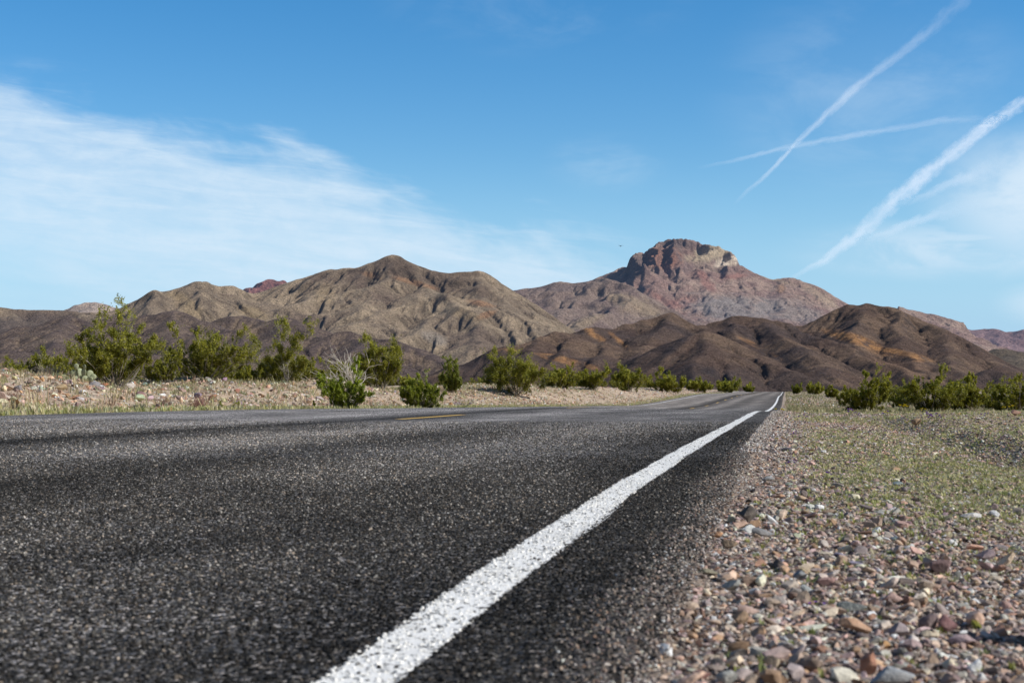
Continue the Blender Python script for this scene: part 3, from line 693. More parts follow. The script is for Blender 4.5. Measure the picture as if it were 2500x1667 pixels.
# ---- far hills
def far_hill(label, sil, d, colr, haze, name='hills', red=None, depth=700, slope=.5, crag=6, amp=14):
    p0, p1 = sil[0][0] - 30, sil[-1][0] + 30
    rr = [([(a, b_, d) for a, b_ in sil], slope)]
    rs_ = random.Random(int(d))
    for i in range(2, len(sil) - 1, 2):
        a, b_ = sil[i]; q = rs_.uniform(-22, 22)
        rr.append(([(a, b_, d), (a + q * .4, b_ + 18, d * .975), (a + q, b_ + 45, d * .94)], slope))
    def cf(g):
        n = fbm(g['X'] / 120, g['Y'] / 120, 5, 3)
        c = mixc(L(colr), L([x * 1.5 for x in colr]), sst(-.3, .4, n))
        if red: c = mixc(c, L(red), sst(.0, .5, fbm(g['X'] / 200, g['Y'] / 90, 4, 5)))
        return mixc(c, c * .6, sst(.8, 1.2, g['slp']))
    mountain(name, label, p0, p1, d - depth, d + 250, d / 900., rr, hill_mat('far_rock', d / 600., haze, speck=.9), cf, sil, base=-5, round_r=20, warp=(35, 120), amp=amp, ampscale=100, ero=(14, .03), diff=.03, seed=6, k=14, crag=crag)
far_hill('pale tan dome shaped hill far behind the left range', [(120, 775), (155, 757), (181, 745), (205, 739), (226, 737), (253, 741), (289, 752), (330, 775)], 6500, (.30, .245, .205), .08, crag=14)
far_hill('small jagged reddish crag peeping over the saddle of the left range', [(570, 725), (594, 706), (611, 698), (625, 694), (640, 687), (658, 681), (676, 683), (690, 684), (705, 688), (740, 700)], 5200, (.20, .125, .115), .08, red=(.30, .14, .12), crag=40, amp=24)
far_hill('hazy purple hills at the far right horizon', [(2230, 800), (2275, 788), (2292, 785), (2312, 783), (2338, 793), (2375, 807), (2387, 803), (2410, 803), (2432, 802), (2461, 810), (2500, 804), (2560, 795), (2640, 790)], 6000, (.175, .115, .115), .10, red=(.22, .11, .10), crag=12)
far_hill('dark olive hill behind the right slope near the frame edge', [(2380, 870), (2418, 853), (2440, 851), (2461, 852), (2500, 859), (2560, 868), (2640, 880)], 3000, (.11, .09, .065), .03, crag=3, depth=500)

# ================================================================== STONES
def ico(sub):
    import bmesh
    bm = bmesh.new(); bmesh.ops.create_icosphere(bm, subdivisions=sub, radius=1)
    V = np.array([v.co[:] for v in bm.verts]); Fa = np.array([[v.index for v in f.verts] for f in bm.faces]); bm.free()
    return V, Fa
ICO1, ICO2, ICO3 = ico(1), ico(2), ico(3)
OCT = (np.array([[1, 0, 0], [-1, 0, 0], [0, 1, 0], [0, -1, 0], [0, 0, 1], [0, 0, -1.]]),
       np.array([[0, 2, 4], [2, 1, 4], [1, 3, 4], [3, 0, 4], [2, 0, 5], [1, 2, 5], [3, 1, 5], [0, 3, 5]]))
def faceted(base, seed, ncut=12, jit=.06):
    """angular stone: a ball cut by random planes"""
    r = np.random.RandomState(seed); V = base[0].copy()
    for i in range(ncut):
        n = r.randn(3); n /= np.linalg.norm(n); d = r.uniform(.36, .68)
        s = V @ n; m = s > d
        V[m] -= np.outer((s[m] - d) * .97, n)
    V *= 1 + jit * r.randn(len(V), 1) * .5
    return V / np.abs(V).max(0) * .92
PAL = np.array([(.30, .24, .20), (.24, .21, .20), (.36, .28, .22), (.20, .15, .145), (.26, .25, .25), (.40, .33, .27), (.33, .20, .15), (.14, .12, .12),
                (.30, .205, .19), (.22, .23, .22), (.44, .40, .36), (.25, .17, .11), (.35, .25, .20), (.19, .17, .18), (.56, .51, .46), (.28, .22, .235)])
mS, t, b, out, oc, tc = new_mat('stone')
c = t.attr('col')
geo = t.n.new('ShaderNodeNewGeometry')
n = t.noise(oc, 55, 5, .65); f = t.rng(n, .3, .7, .68, 1.28, False)
c = t.mix(1.0, c, t.comb(f, f, f), 'MULTIPLY')
n2 = t.noise(oc, 260, 3, .6); c = t.mix(t.rng(n2, .60, .72, 0, .4), c, (.08, .07, .07, 1))
c = t.mix(t.rng(t.noise(oc, 12, 3), .5, .75, 0, .4), c, (.38, .31, .25, 1))
t.set(b.inputs['Base Color'], c); b.inputs['Roughness'].default_value = .88
bump(t, b, t.math('ADD', n, t.math('MULTIPLY', n2, .4)), .5, .006)

def scatter(base, P, S, seed, flat=(.45, .9), sink=.3, pal=PAL, bright=1.0, nvar=14, smooth=False):
    """one merged mesh of stones at points P (n,3) of sizes S (radius)"""
    r = np.random.RandomState(seed); N = len(P)
    var = [faceted(base, seed * 50 + i) for i in range(nvar)]
    V = np.stack(var)[r.randint(0, nvar, N)]                      # N,k,3
    ax = np.stack([r.uniform(.75, 1.6, N), r.uniform(.6, 1.0, N), r.uniform(*flat, N) * r.uniform(.6, 1, N)], -1) * S[:, None]
    V = V * ax[:, None, :]
    # random tilt then spin
    tx = r.randn(N) * .32; c, s = np.cos(tx)[:, None], np.sin(tx)[:, None]
    y, z = V[:, :, 1] * c - V[:, :, 2] * s, V[:, :, 1] * s + V[:, :, 2] * c
    x = V[:, :, 0]; ty = r.randn(N) * .32; c, s = np.cos(ty)[:, None], np.sin(ty)[:, None]
    x, z = x * c + z * s, -x * s + z * c
    a = r.uniform(0, 6.28, N); c, s = np.cos(a)[:, None], np.sin(a)[:, None]
    x, y = x * c - y * s, x * s + y * c
    V = np.stack([x, y, z], -1)
    V = V + P[:, None, :]; V[:, :, 2] += (ax[:, 2] * (1 - sink))[:, None]
    k = base[0].shape[0]
    Fa = base[1][None] + (np.arange(N) * k)[:, None, None]
    cc = pal[r.randint(0, len(pal), N)] * r.uniform(.34, 1.38, (N, 1)) * bright
    cc = cc * .9 + cc.mean(1, keepdims=True) * .1
    cc = np.clip(cc * np.array([1.12, 1.03, .95]) * 1.58, 0, .66)
    return V.reshape(-1, 3), Fa.reshape(-1, 3), np.repeat(cc, k, axis=0)
def join(parts):
    V, Fa, C = [], [], []; off = 0
    for v, f, c in parts:
        V.append(v); Fa.append(f + off); C.append(c); off += len(v)
    return np.concatenate(V), np.concatenate(Fa), np.concatenate(C)
def pts_ground(u, t, dz=0):
    return np.stack([RS * t - u, t, zground(u, t) + dz], -1)
def samp(n, t0, t1, seed, px0=1480, px1=2560, power=1.0):
    """random spots on the right shoulder, denser close by, inside the wedge that is seen"""
    r = np.random.RandomState(seed)
    t = (t0**(1 - power) + r.rand(n) * (t1**(1 - power) - t0**(1 - power)))**(1 / (1 - power)) if power != 1 else np.exp(r.uniform(math.log(t0), math.log(t1), n))
    lo = np.maximum(-.30, -(.30 + 0 * t)); hi = (px1 - 1918) / F * t + .45
    q = lo + r.rand(n) * (hi - lo)
    return -q, t, r
RL = [
 (1826, 1280, 42, 40, (.10, .085, .075), 'dark brown pointed rock standing at the pavement edge', .2, 0, .9),
 (1747, 1316, 32, 18, (.40, .22, .12), 'small bright orange stone nearest the white line', 0, 1, .8),
 (1866, 1312, 62, 20, (.21, .21, .215), 'long flat grey slab just below the dark pointed rock', -.12, 2, .5),
 (1782, 1338, 42, 20, (.30, .22, .15), 'tan oval stone left of the flat grey slab', .1, 3, .7),
 (2090, 1546, 84, 38, (.42, .26, .17), 'large smooth tan oval stone in the lower right foreground', -.05, 4, .6),
 (2124, 1650, 44, 66, (.30, .15, .10), 'rust brown stone standing on end by the bottom edge', -.15, 5, .8),
 (2178, 1685, 106, 54, (.27, .28, .29), 'large speckled blue grey rock cut by the bottom edge', 0, 6, .8),
 (2298, 1404, 52, 36, (.21, .14, .135), 'square purplish brown block on the right with a pale vein', .05, 7, .8),
 (2272, 1540, 58, 42, (.16, .12, .125), 'dark purple lump left of the wine red stone', .2, 8, .9),
 (2312, 1548, 46, 40, (.22, .12, .12), 'wine red stone against the dark purple lump', -.3, 9, .8),
 (2197, 1556, 52, 42, (.27, .23, .24), 'pale lilac angular stone right of the tan oval stone', .1, 10, .8),
 (2371, 1270, 58, 20, (.40, .39, .38), 'pale grey flat topped stone at the far right of the gravel', .05, 11, .7),
 (1807, 1531, 42, 36, (.26, .18, .12), 'brown cube shaped stone with a dark left face', .1, 0, .9),
 (1830, 1502, 60, 22, (.38, .27, .23), 'flat pinkish stone behind the brown cube', -.08, 2, .6),
 (2082, 1494, 76, 24, (.20, .22, .215), 'long greenish grey stone behind the tan oval stone', 0, 3, .55),
 (1730, 1405, 52, 18, (.22, .20, .14), 'flat olive stone near the edge of the asphalt', .08, 4, .6),
 (1954, 1414, 36, 24, (.20, .21, .22), 'small blue grey wedge in the middle of the gravel', .25, 5, .8),
 (2178, 1480, 48, 32, (.38, .26, .23), 'pink angular block with a flat lit top', -.2, 6, .8),
 (2019, 1432, 44, 22, (.36, .23, .21), 'low salmon pink stone in the middle of the gravel', .05, 7, .7),
 (1780, 1672, 62, 36, (.34, .34, .32), 'light grey stone at the bottom edge beside the maroon one', 0, 8, .8),
 (1713, 1662, 44, 24, (.24, .13, .11), 'maroon flat stone at the bottom edge', .1, 9, .8),
 (2161, 1584, 30, 24, (.42, .25, .12), 'small orange brown stone below the tan oval stone', .2, 10, .9),
 (2482, 1346, 36, 16, (.11, .115, .12), 'nearly black flat stone at the right frame edge', 0, 11, .8),
 (2407, 1374, 48, 28, (.22, .17, .18), 'purple rough stone right of the square block', .15, 0, .8),
 (1786, 1444, 44, 26, (.30, .30, .28), 'grey wedge shaped stone left of centre in the gravel', .3, 1, .7),
 (1973, 1451, 40, 20, (.30, .32, .32), 'smooth bluish oval pebble below the blue grey wedge', -.2, 2, .6),
 (1887, 1632, 38, 32, (.36, .29, .21), 'tan wedge stone near the bottom edge', .2, 3, .8),
 (1960, 1225, 36, 16, (.42, .30, .20), 'cream stone in the cluster behind the dark pointed rock', 0, 4, .8),
 (1905, 1218, 26, 14, (.35, .20, .12), 'orange chip in the cluster behind the dark pointed rock', .1, 5, .8),
 (1876, 1177, 30, 14, (.28, .29, .30), 'pale grey chip at the back of the stony patch', 0, 6, .8),
 (1920, 1105, 24, 12, (.12, .115, .13), 'dark stone alone in the green ground cover', .1, 7, .8),
 (2239, 1038, 30, 16, (.32, .22, .14), 'tan rock on the lip of the small ditch', 0, 8, .8),
 (2480, 1016, 24, 14, (.34, .20, .15), 'reddish rock beneath the rightmost bush', 0, 9, .8),
]
def foot(px, py):
    tt = 5.0
    for _ in range(30):
        z = float(zground(np.array(1918 - px) / F * tt, np.array(tt))); tt = tt * .5 + .5 * (CAMH - z) * F / (py - HY)
    return (1918 - px) / F * tt, tt
NAMED = [foot(q[0], q[1]) + (q[2] / F * foot(q[0], q[1])[1] / 2,) for q in RL]
def clear(u, tt, S):
    """keep loose stones from burying the picked-out rocks"""
    ok = np.ones(len(u), bool)
    for nu, nt, nr in NAMED: ok &= np.hypot(u - nu, tt - nt) > nr * .95 + S * .6
    return ok
GRIT = np.array([(.34, .31, .29), (.22, .20, .19), (.46, .43, .40), (.12, .11, .11), (.38, .30, .25), (.28, .22, .19), (.60, .57, .53), (.18, .16, .16), (.30, .28, .28)])
parts = []
# fine grit spilling over the pavement edge
n = 80000
u, tt, r = samp(n, 1.35, 9.0, 11, power=.55)
edgeN = .05 * fbm(tt * 2.5, tt * 0, 4, 6)
prob = sst(.265, .13, u + edgeN) * .97 + .03
keep = r.rand(n) < prob; u, tt = u[keep], tt[keep]
P = pts_ground(u, tt); zr = zroad(u, tt); P[:, 2] = np.where(u > EDGE_R - .02, zr, P[:, 2])
S = np.exp(r.uniform(math.log(.0018), math.log(.0046), len(u)))
parts.append(scatter(OCT, P, S, 1, flat=(.6, 1.0), sink=.35, nvar=20, pal=GRIT))
r = np.random.RandomState(19); n = 16000; tt = np.exp(r.uniform(math.log(7), math.log(40), n)); u = .215 - np.abs(r.randn(n)) * .16
P = pts_ground(u, tt); zr = zroad(u, tt); P[:, 2] = np.where(u > EDGE_R - .02, zr, P[:, 2])
parts.append(scatter(OCT, P, r.uniform(.003, .008, n) * (1 + .03 * tt), 9, flat=(.5, 1.0), sink=.3, nvar=20, pal=GRIT))
# pebbles
n = 100000
u, tt, r = samp(n, 1.35, 16.0, 12, power=.6)
keep = r.rand(n) < sst(.22, .04, u + .05 * fbm(tt * 2, tt * 0 + 2, 3, 5)) * (1 - .2 * sst(4.5, 7, tt)); u, tt = u[keep], tt[keep]
S = np.exp(r.uniform(math.log(.0034), math.log(.0085), len(u)))
kk = clear(u, tt, S); u, tt, S = u[kk], tt[kk], S[kk]
parts.append(scatter(ICO1, pts_ground(u, tt), S, 2, sink=.3, nvar=24))
# stones in the stony band close to the camera
n = 11000
u, tt, r = samp(n, 1.4, 9.0, 13, power=.3)
band = sst(.16, .02, u + .06 * fbm(tt * 1.5, tt * 0, 3, 2)) * (1 - .9 * sst(3.8, 5.2, tt)) * (.35 + 1.2 * sst(-.3, .3, fbm(tt * 2.2, u * 6, 3, 6))) * (1 - .8 * sst(.16, .42, -u - .03 * tt))
keep = r.rand(n) < band; u, tt = u[keep], tt[keep]
S = np.exp(math.log(.0065) + (math.log(.020) - math.log(.0065)) * r.rand(len(u))**2.2)
kk = clear(u, tt, S); u, tt, S = u[kk], tt[kk], S[kk]
parts.append(scatter(ICO2, pts_ground(u, tt), S, 3, flat=(.4, .85), sink=.25, nvar=24))
# further along the right shoulder
n = 32000
r = np.random.RandomState(14); tt = np.exp(r.uniform(math.log(7), math.log(70), n)); u = -(-.1 + r.rand(n)**1.2 * (.165 * tt + 1.2))
S = np.exp(r.uniform(math.log(.005), math.log(.017), n)) * (1 + .02 * tt)
parts.append(scatter(OCT, pts_ground(u, tt), S, 4, sink=.4, nvar=20))
r = np.random.RandomState(15); n = 6000; tt = np.exp(r.uniform(math.log(55), math.log(260), n)); u = -(r.rand(n) * .17 * tt)
parts.append(scatter(OCT, pts_ground(u, tt), r.uniform(.02, .08, n), 8, sink=.3, nvar=16))
V, Fa, C = join(parts)
tag(obj('gravel', mesh_np('gravel', V, Fa, mS, col=C)), 'loose mixed gravel covering the right road shoulder', 'gravel', kind='stuff')
print('gravel', len(Fa), round(time.time() - T0, 1))
# left bank rubble
PALL = np.clip(PAL * np.array([1.10, 1.02, .92]) * 1.2, 0, .75)
PALL = np.concatenate([PALL, [(.55, .36, .20), (.50, .30, .22), (.62, .52, .42)]])
parts = []
n = 30000
r = np.random.RandomState(21); tt = 12 + r.rand(n)**1.5 * 95; u = 8.5 + r.rand(n) * 8.5
den = .25 + .75 * sst(9.0, 10.2, u) * (1 - .75 * sst(13.2, 15.5, u))
keep = (r.rand(n) < den) & (RS * tt - u > -.37 * tt); u, tt = u[keep], tt[keep]
S = np.exp(r.uniform(math.log(.012), math.log(.042), len(u)))
parts.append(scatter(OCT, pts_ground(u, tt), S, 5, sink=.3, pal=PALL, nvar=20))
n = 9000
tt = 60 * np.exp(r.rand(n) * 1.5); u = 8.5 + r.rand(n) * 9
parts.append(scatter(OCT, pts_ground(u, tt), r.uniform(.03, .10, n), 7, sink=.3, pal=PALL, nvar=16))
n = 4200
tt = 13 + r.rand(n)**1.4 * 60; u = 9.2 + r.rand(n) * 6.5
keep = (RS * tt - u > -.37 * tt); u, tt = u[keep], tt[keep]
S = np.exp(r.uniform(math.log(.03), math.log(.075), len(u)))
parts.append(scatter(ICO1, pts_ground(u, tt), S, 6, sink=.3, pal=PALL, nvar=20))
V, Fa, C = join(parts)
tag(obj('gravel', mesh_np('gravel', V, Fa, mS, col=C)), 'pinkish rubble covering the bank left of the road', 'gravel', kind='stuff')

# ---- single rocks
ROCKS = [faceted(ICO3, 900 + i, 11, .012) for i in range(12)] 
ROCKS2 = [faceted(ICO2, 950 + i, 9, .03) for i in range(12)]
def rock(px, py, wpx, hpx, colr, label, group=None, lift=.78, t_fix=None, tilt=0, rot=0, var=0, left=False, hi=True, sy=.75, name='rock'):
    """a stone whose foot is seen at photo pixel (px, py)"""
    tt = t_fix or 5.0
    if not t_fix:
        for _ in range(30):
            z = float(zground(np.array(1918 - px) / F * tt, np.array(tt)))
            tt = tt * .5 + .5 * (CAMH - z) * F / (py - HY)
    u = (1918 - px) / F * tt
    w = wpx / F * tt / 2; h = hpx / F * tt / 2
    V = (ROCKS if hi else ROCKS2)[var % 12].copy()
    V = V / np.abs(V).max(0)
    V = V * np.array([w, w * sy, h])
    ca, sa = math.cos(tilt), math.sin(tilt)
    V = np.stack([V[:, 0] * ca - V[:, 2] * sa, V[:, 1], V[:, 0] * sa + V[:, 2] * ca], -1)
    me = mesh_np(name, V, (ICO3 if hi else ICO2)[1], mS, col=np.tile(np.array(colr), (len(V), 1)), smooth=False)
    x, y = xy(u, tt); z = float(zground(np.array(u), np.array(tt)))
    o = obj(name, me, loc=(x, y, z + h * lift)); o.rotation_euler = (0, 0, rot)
    return tag(o, label, 'rock', group)
g1 = 'stones picked out in the right shoulder gravel'
for i, (px, py, w, h, c, lab, tilt, var, sy) in enumerate(RL):
    rock(px, py, w * 1.08, h * 1.12, [x * 1.15 for x in c], lab, tilt=tilt, var=var, sy=sy, lift=1.02)
LRL = [  # left bank: px, t, w, h
 (147, 23.5, 32, 20, (.46, .34, .20), 'big sandy yellow rock on the left bank'),
 (90, 20.5, 19, 14, (.50, .27, .11), 'orange rock low on the left bank'),
 (4, 19.0, 28, 30, (.46, .32, .27), 'pink boulder cut by the left frame edge'),
 (108, 20.0, 12, 9, (.30, .32, .34), 'small bluish rock beside the orange rock'),
 (254, 28.0, 24, 12, (.40, .17, .09), 'brick red rock in the shade of the big bush'),
 (725, 33.5, 22, 16, (.50, .42, .33), 'cream rock on the bank left of the roadside bush'),
 (753, 33.5, 22, 14, (.48, .37, .30), 'pale pink rock next to the cream rock'),
 (580, 34.0, 16, 12, (.36, .16, .12), 'red rock at the top of the left bank'),
 (414, 21.5, 22, 14, (.46, .24, .13), 'salmon orange rock at the left pavement edge'),
 (514, 29.0, 16, 14, (.20, .09, .08), 'maroon rock behind the pink dry shrub'),
 (1098, 46.0, 16, 8, (.44, .20, .08), 'orange rock right of the second roadside bush'),
 (40, 22.0, 18, 12, (.42, .30, .26), 'pinkish rock above the boulder at the left frame edge'),
 (64, 24.0, 14, 10, (.36, .20, .15), 'russet rock near the top of the left bank'),
 (200, 21.0, 20, 9, (.34, .35, .36), 'flat grey rock near the pavement on the left'),
 (340, 20.8, 22, 8, (.36, .36, .36), 'pale grey slab by the grey green shrub'),
]
for i, (px, tt, w, h, c, lab) in enumerate(LRL):
    rock(px, 0, w, h, c, lab, t_fix=tt, var=i, hi=True, rot=i)
# the many similar ones, each an object
rr = random.Random(3)
KIND = [((.30, .24, .20), 'tan'), ((.25, .25, .26), 'grey'), ((.36, .27, .23), 'pinkish'), ((.17, .14, .135), 'dark brown'), ((.22, .17, .185), 'purplish'), ((.44, .39, .34), 'cream')]
cnt = 0
while cnt < 130:
    tt = rr.uniform(1.62, 5.2); q = rr.uniform(-.02, .14 * tt)
    px = 1918 + q / tt * F
    if px > 2500 or rr.random() < .55 * (q > .4): continue
    c, nm = rr.choice(KIND); s = rr.uniform(.007, .0145) * (1 + .12 * tt) * (1.0 if rr.random() < .8 else 1.4)
    wpx = s * F / tt
    rock(px, 0, wpx * rr.uniform(1, 1.5), wpx * rr.uniform(.45, .85), [x * rr.uniform(.85, 1.2) for x in c], 'small %s stone lying in the right shoulder gravel' % nm,
         '%s stones in the right shoulder gravel' % nm, t_fix=tt, tilt=rr.uniform(-.35, .35), rot=rr.uniform(0, 6), var=rr.randrange(12), hi=False, name='stone'); cnt += 1
cnt = 0
while cnt < 90:
    tt = rr.uniform(16, 50); u = rr.uniform(9.4, 14.2); px = 1918 - u * F / tt
    if px < 0: continue
    c, nm = rr.choice(KIND); s = rr.uniform(.08, .19)
    wpx = s * F / tt
    rock(px, 0, wpx * rr.uniform(1, 1.5), wpx * rr.uniform(.5, .9), [min(.6, x * rr.uniform(1.0, 1.45)) for x in c], '%s rock lying among the rubble of the left bank' % nm,
         '%s rocks on the left bank' % nm, t_fix=tt, tilt=rr.uniform(-.3, .3), rot=rr.uniform(0, 6), var=rr.randrange(12), hi=False); cnt += 1
# the rock just beyond the right frame edge whose shadow reaches into the picture
rock(2680, 0, 190, 250, (.25, .2, .18), 'tall rock standing just outside the right frame edge', t_fix=2.05, var=3)

# ================================================================== PLANTS
def leaf_mat(name, dark, light, trans=.35):
    m, t, b, out, oc, tc = new_mat(name)
    a = t.attr('col', 'Color')
    t.set(b.inputs['Base Color'], a); b.inputs['Roughness'].default_value = .55; b.inputs['Specular IOR Level'].default_value = .3
    tl = t.n.new('ShaderNodeBsdfTranslucent'); t.set(tl.inputs[0], a)
    mx = t.n.new('ShaderNodeMixShader'); mx.inputs[0].default_value = trans
    t.l.new(b.outputs[0], mx.inputs[1]); t.l.new(tl.outputs[0], mx.inputs[2]); t.l.new(mx.outputs[0], out.inputs[0])
    return m
mLeaf = leaf_mat('creosote_leaf', 0, 0)
mBlade = leaf_mat('blade', 0, 0, .3)
mBark, t, b, out, oc, tc = new_mat('bark')
t.set(b.inputs['Base Color'], t.mix(1.0, t.attr('col'), t.ramp(t.noise(oc, 30, 4), [(.3, .6), (.7, 1.2)]), 'MULTIPLY'))

def tubes(segs, sides=4):
    """segs: list of (points (n,3), radii (n)) -> verts, quads"""
    V, Fa = [], []; off = 0
    ang = np.arange(sides) / sides * 2 * math.pi
    for P, rad in segs:
        P = np.asarray(P); n = len(P)
        d = np.gradient(P, axis=0); d /= np.linalg.norm(d, axis=1)[:, None] + 1e-9
        ref = np.where(np.abs(d[:, 2:3]) > .9, np.array([[1., 0, 0]]), np.array([[0, 0, 1.]]))
        a = np.cross(d, ref); a /= np.linalg.norm(a, axis=1)[:, None] + 1e-9
        c = np.cross(d, a)
        ring = P[:, None, :] + np.asarray(rad)[:, None, None] * (a[:, None, :] * np.cos(ang)[None, :, None] + c[:, None, :] * np.sin(ang)[None, :, None])
        V.append(ring.reshape(-1, 3))
        i = np.arange(n - 1)[:, None] * sides + np.arange(sides)[None, :]
        j = np.arange(n - 1)[:, None] * sides + (np.arange(sides)[None, :] + 1) % sides
        Fa.append(np.stack([i, j, j + sides, i + sides], -1).reshape(-1, 4) + off); off += n * sides
    return np.concatenate(V), np.concatenate(Fa)
def curve(r, p, d, L_, n, up=.1, jit=.12):
    P = [np.array(p, float)]; d = np.array(d, float)
    for i in range(n):
        d = d + r.randn(3) * jit + np.array([0, 0, up]); d /= np.linalg.norm(d)
        P.append(P[-1] + d * L_ / n)
    return np.array(P)
def bush_mesh(seed, W=1.6, H=1.5, stems=22, leaves=9000, leaf=.022, bare=.14, sprig=2, lowfill=.5, hue=(1, 1, 1), stemcol=(.42, .38, .33), open_=.35):
    r = np.random.RandomState(seed); leaves = int(leaves * 2.5)
    st, tw = [], []; anchors = []; wts = []
    for i in range(stems):
        az = r.uniform(0, 6.283); inc = r.rand()**.6 * .95
        rad = W / 2; tall = H
        ex = math.sin(inc) * rad / math.sin(.95); ez = tall * (1 - .55 * (inc / .95)**2) * r.uniform(.62, 1.0)
        if i < sprig: ez = H * r.uniform(1.08, 1.25); ex *= .8
        L_ = math.hypot(ex, ez); d = np.array([math.cos(az) * ex, math.sin(az) * ex, ez * .8 + .12 * L_]); d /= np.linalg.norm(d)
        P = curve(r, (r.randn() * .05, r.randn() * .05, -.03), d, L_, 8, .05, .10)
        st.append((P, np.linspace(.011, .003, 9) * (H / 1.5)**.5))
        nt = 8
        for j in range(nt):
            k = int(r.uniform(2 if r.rand() < lowfill else 4, 8.99)); p = P[k]
            dd = (P[min(k + 1, 8)] - P[k - 1]); dd /= np.linalg.norm(dd); dd = dd + r.randn(3) * .75; dd[2] = abs(dd[2]) * .8 + .12; dd /= np.linalg.norm(dd)
            l2 = L_ * r.uniform(.14, .30)
            Q = curve(r, p, dd, l2, 5, .07, .22); tw.append((Q, np.linspace(.004, .0016, 6)))
            if r.rand() < bare: continue
            anchors += [Q[2], Q[3], Q[4], Q[5]]; s = r.uniform(.25, 1.35)**2; wts += [s * .6, s, s * 1.2, s * .8]
            for q in range(2):
                d3 = dd + r.randn(3) * .8; d3[2] += .25; d3 /= np.linalg.norm(d3)
                Q2 = curve(r, Q[3], d3, l2 * .6, 3, .08, .25); tw.append((Q2, np.linspace(.0025, .0012, 4)))
                anchors += [Q2[1], Q2[2], Q2[3]]; s2 = s * r.uniform(.5, 1.3); wts += [s2, s2 * 1.2, s2]
        anchors += [P[-1], P[-2]]; wts += [1.2, .9]
    V1, F1_ = tubes(st, 5); V2, F2_ = tubes(tw, 3)
    Vs = np.concatenate([V1, V2]); 
    F2q = F2_ + len(V1); Fs = np.concatenate([F1_, F2q])
    Cs = np.tile(np.array(stemcol), (len(Vs), 1)) * r.uniform(.75, 1.2, (len(Vs), 1))
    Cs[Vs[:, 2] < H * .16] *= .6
    A = np.array(anchors); w = np.array(wts); w /= w.sum()
    k = r.choice(len(A), leaves, p=w)
    P = A[k] + r.randn(leaves, 3) * np.array([.024, .024, .040]) * (H / 1.5) * (leaf / .022)**.5
    P[:, 2] = np.maximum(P[:, 2], .01)
    a = r.randn(leaves, 3); a /= np.linalg.norm(a, axis=1)[:, None]; c = np.cross(a, r.randn(leaves, 3)); c /= np.linalg.norm(c, axis=1)[:, None]
    s = leaf * .76 * r.uniform(.6, 1.3, (leaves, 1))
    Vl = np.stack([P - a * s, P - c * s * .5, P + a * s, P + c * s * .5], 1).reshape(-1, 3)
    Fl = np.arange(leaves * 4).reshape(-1, 4)
    # colour: per clump plus per leaf
    cl = np.random.RandomState(seed + 1).rand(len(A))[k]; rl = r.rand(leaves)
    base = np.array([.125, .135, .012]) * (1 - cl[:, None]) + np.array([.30, .285, .032]) * cl[:, None]
    base = base * (.6 + 1.0 * rl[:, None])
    base = base * np.clip(.55 + .75 * P[:, 2:3] / H, .5, 1.3)  # painted shade: leaves darker low in the bush, brighter towards the top
    yel = rl > .955; base[yel] = (.30, .30, .06)
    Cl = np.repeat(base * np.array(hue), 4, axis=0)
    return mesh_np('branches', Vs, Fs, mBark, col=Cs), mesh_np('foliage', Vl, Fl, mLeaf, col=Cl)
def put_bush(meshes, u, t, s=(1, 1, 1), rz=0, label='', group=None, name='creosote_bush', dz=-.03, cat='bush'):
    x, y = xy(u, t); z = float(zground(np.array(u), np.array(t)))
    o = empty(name, (x, y, z + dz), rz); o.scale = s
    obj('branches', meshes[0], o); obj('foliage', meshes[1], o)
    return tag(o, label, cat, group)
GB = 'creosote bushes along the left bank'
GRb = 'bushes beyond the right shoulder'
def B(seed, px, top, base, wpx, u=None, t=None, label='', leaves=9000, **kw):
    if t is None: t = F * u / (1918 - px)
    else: u = (1918 - px) / F * t
    H = (base - top) / F * t / (1.06 if seed in (105, 106) else 1.30 if px < 760 else 1.2); W = wpx / F * t * (1.0 if seed in (105, 106) else 1.08)
    ms = bush_mesh(seed, W, H, leaves=leaves, leaf=kw.pop('leaf', .024 * max(1, t / 36)), **kw)
    return put_bush(ms, u, t, label=label, group=GB if px < 1900 else GRb, dz=-.04)
B(101, 285, 752, 938, 235, t=31, label='large spreading creosote bush at the left with two tall sprigs', leaves=17000, stems=30, sprig=4)
B(102, 505, 792, 932, 230, t=37, label='wide dense creosote bush behind the pink dry shrub', leaves=16000, stems=30, sprig=3, bare=.08)
B(103, 700, 772, 928, 120, t=44, label='tall open creosote bush with separate upright sprigs', leaves=8500, stems=18, sprig=5)
B(104, 930, 800, 938, 150, t=50, label='tall upright creosote bush behind the two roadside bushes', leaves=13000, stems=24, sprig=3)
B(105, 838, 893, 996, 118, t=30, label='compact bright green bush at the pavement edge, left of the pair', leaves=15000, stems=30, sprig=1, lowfill=.95, hue=(1.0, 1.22, .9), leaf=.021)
B(106, 1030, 912, 993, 112, t=36, label='compact dark green bush at the pavement edge, right of the pair', leaves=14000, stems=30, sprig=1, lowfill=.95, hue=(.95, 1.1, .9), leaf=.021)
B(107, 1110, 858, 944, 62, t=60, label='small dark vase shaped bush between the second roadside bush and the broad one', leaves=5000, stems=12, hue=(.7, .8, .8))
B(108, 1262, 835, 952, 150, t=68, label='broad rounded creosote bush in front of the dark hill foot', leaves=11000, stems=28, sprig=2)
B(109, 1372, 893, 948, 100, t=90, label='low wide bush just right of the broad rounded one', leaves=6000)
B(110, 1452, 890, 948, 90, t=105, label='rounded bush where the left road edge line reappears', leaves=6000)
B(111, 1538, 884, 949, 105, t=120, label='taller bush above the far left edge line', leaves=7000)
B(112, 1630, 900, 951, 95, t=150, label='bush near the far end of the left verge', leaves=5000)
B(113, 1705, 918, 952, 60, t=185, label='small bush near the road crest on the left', leaves=3000)
B(114, 1775, 924, 955, 75, t=215, label='flat bush left of the far end of the road', leaves=3500)
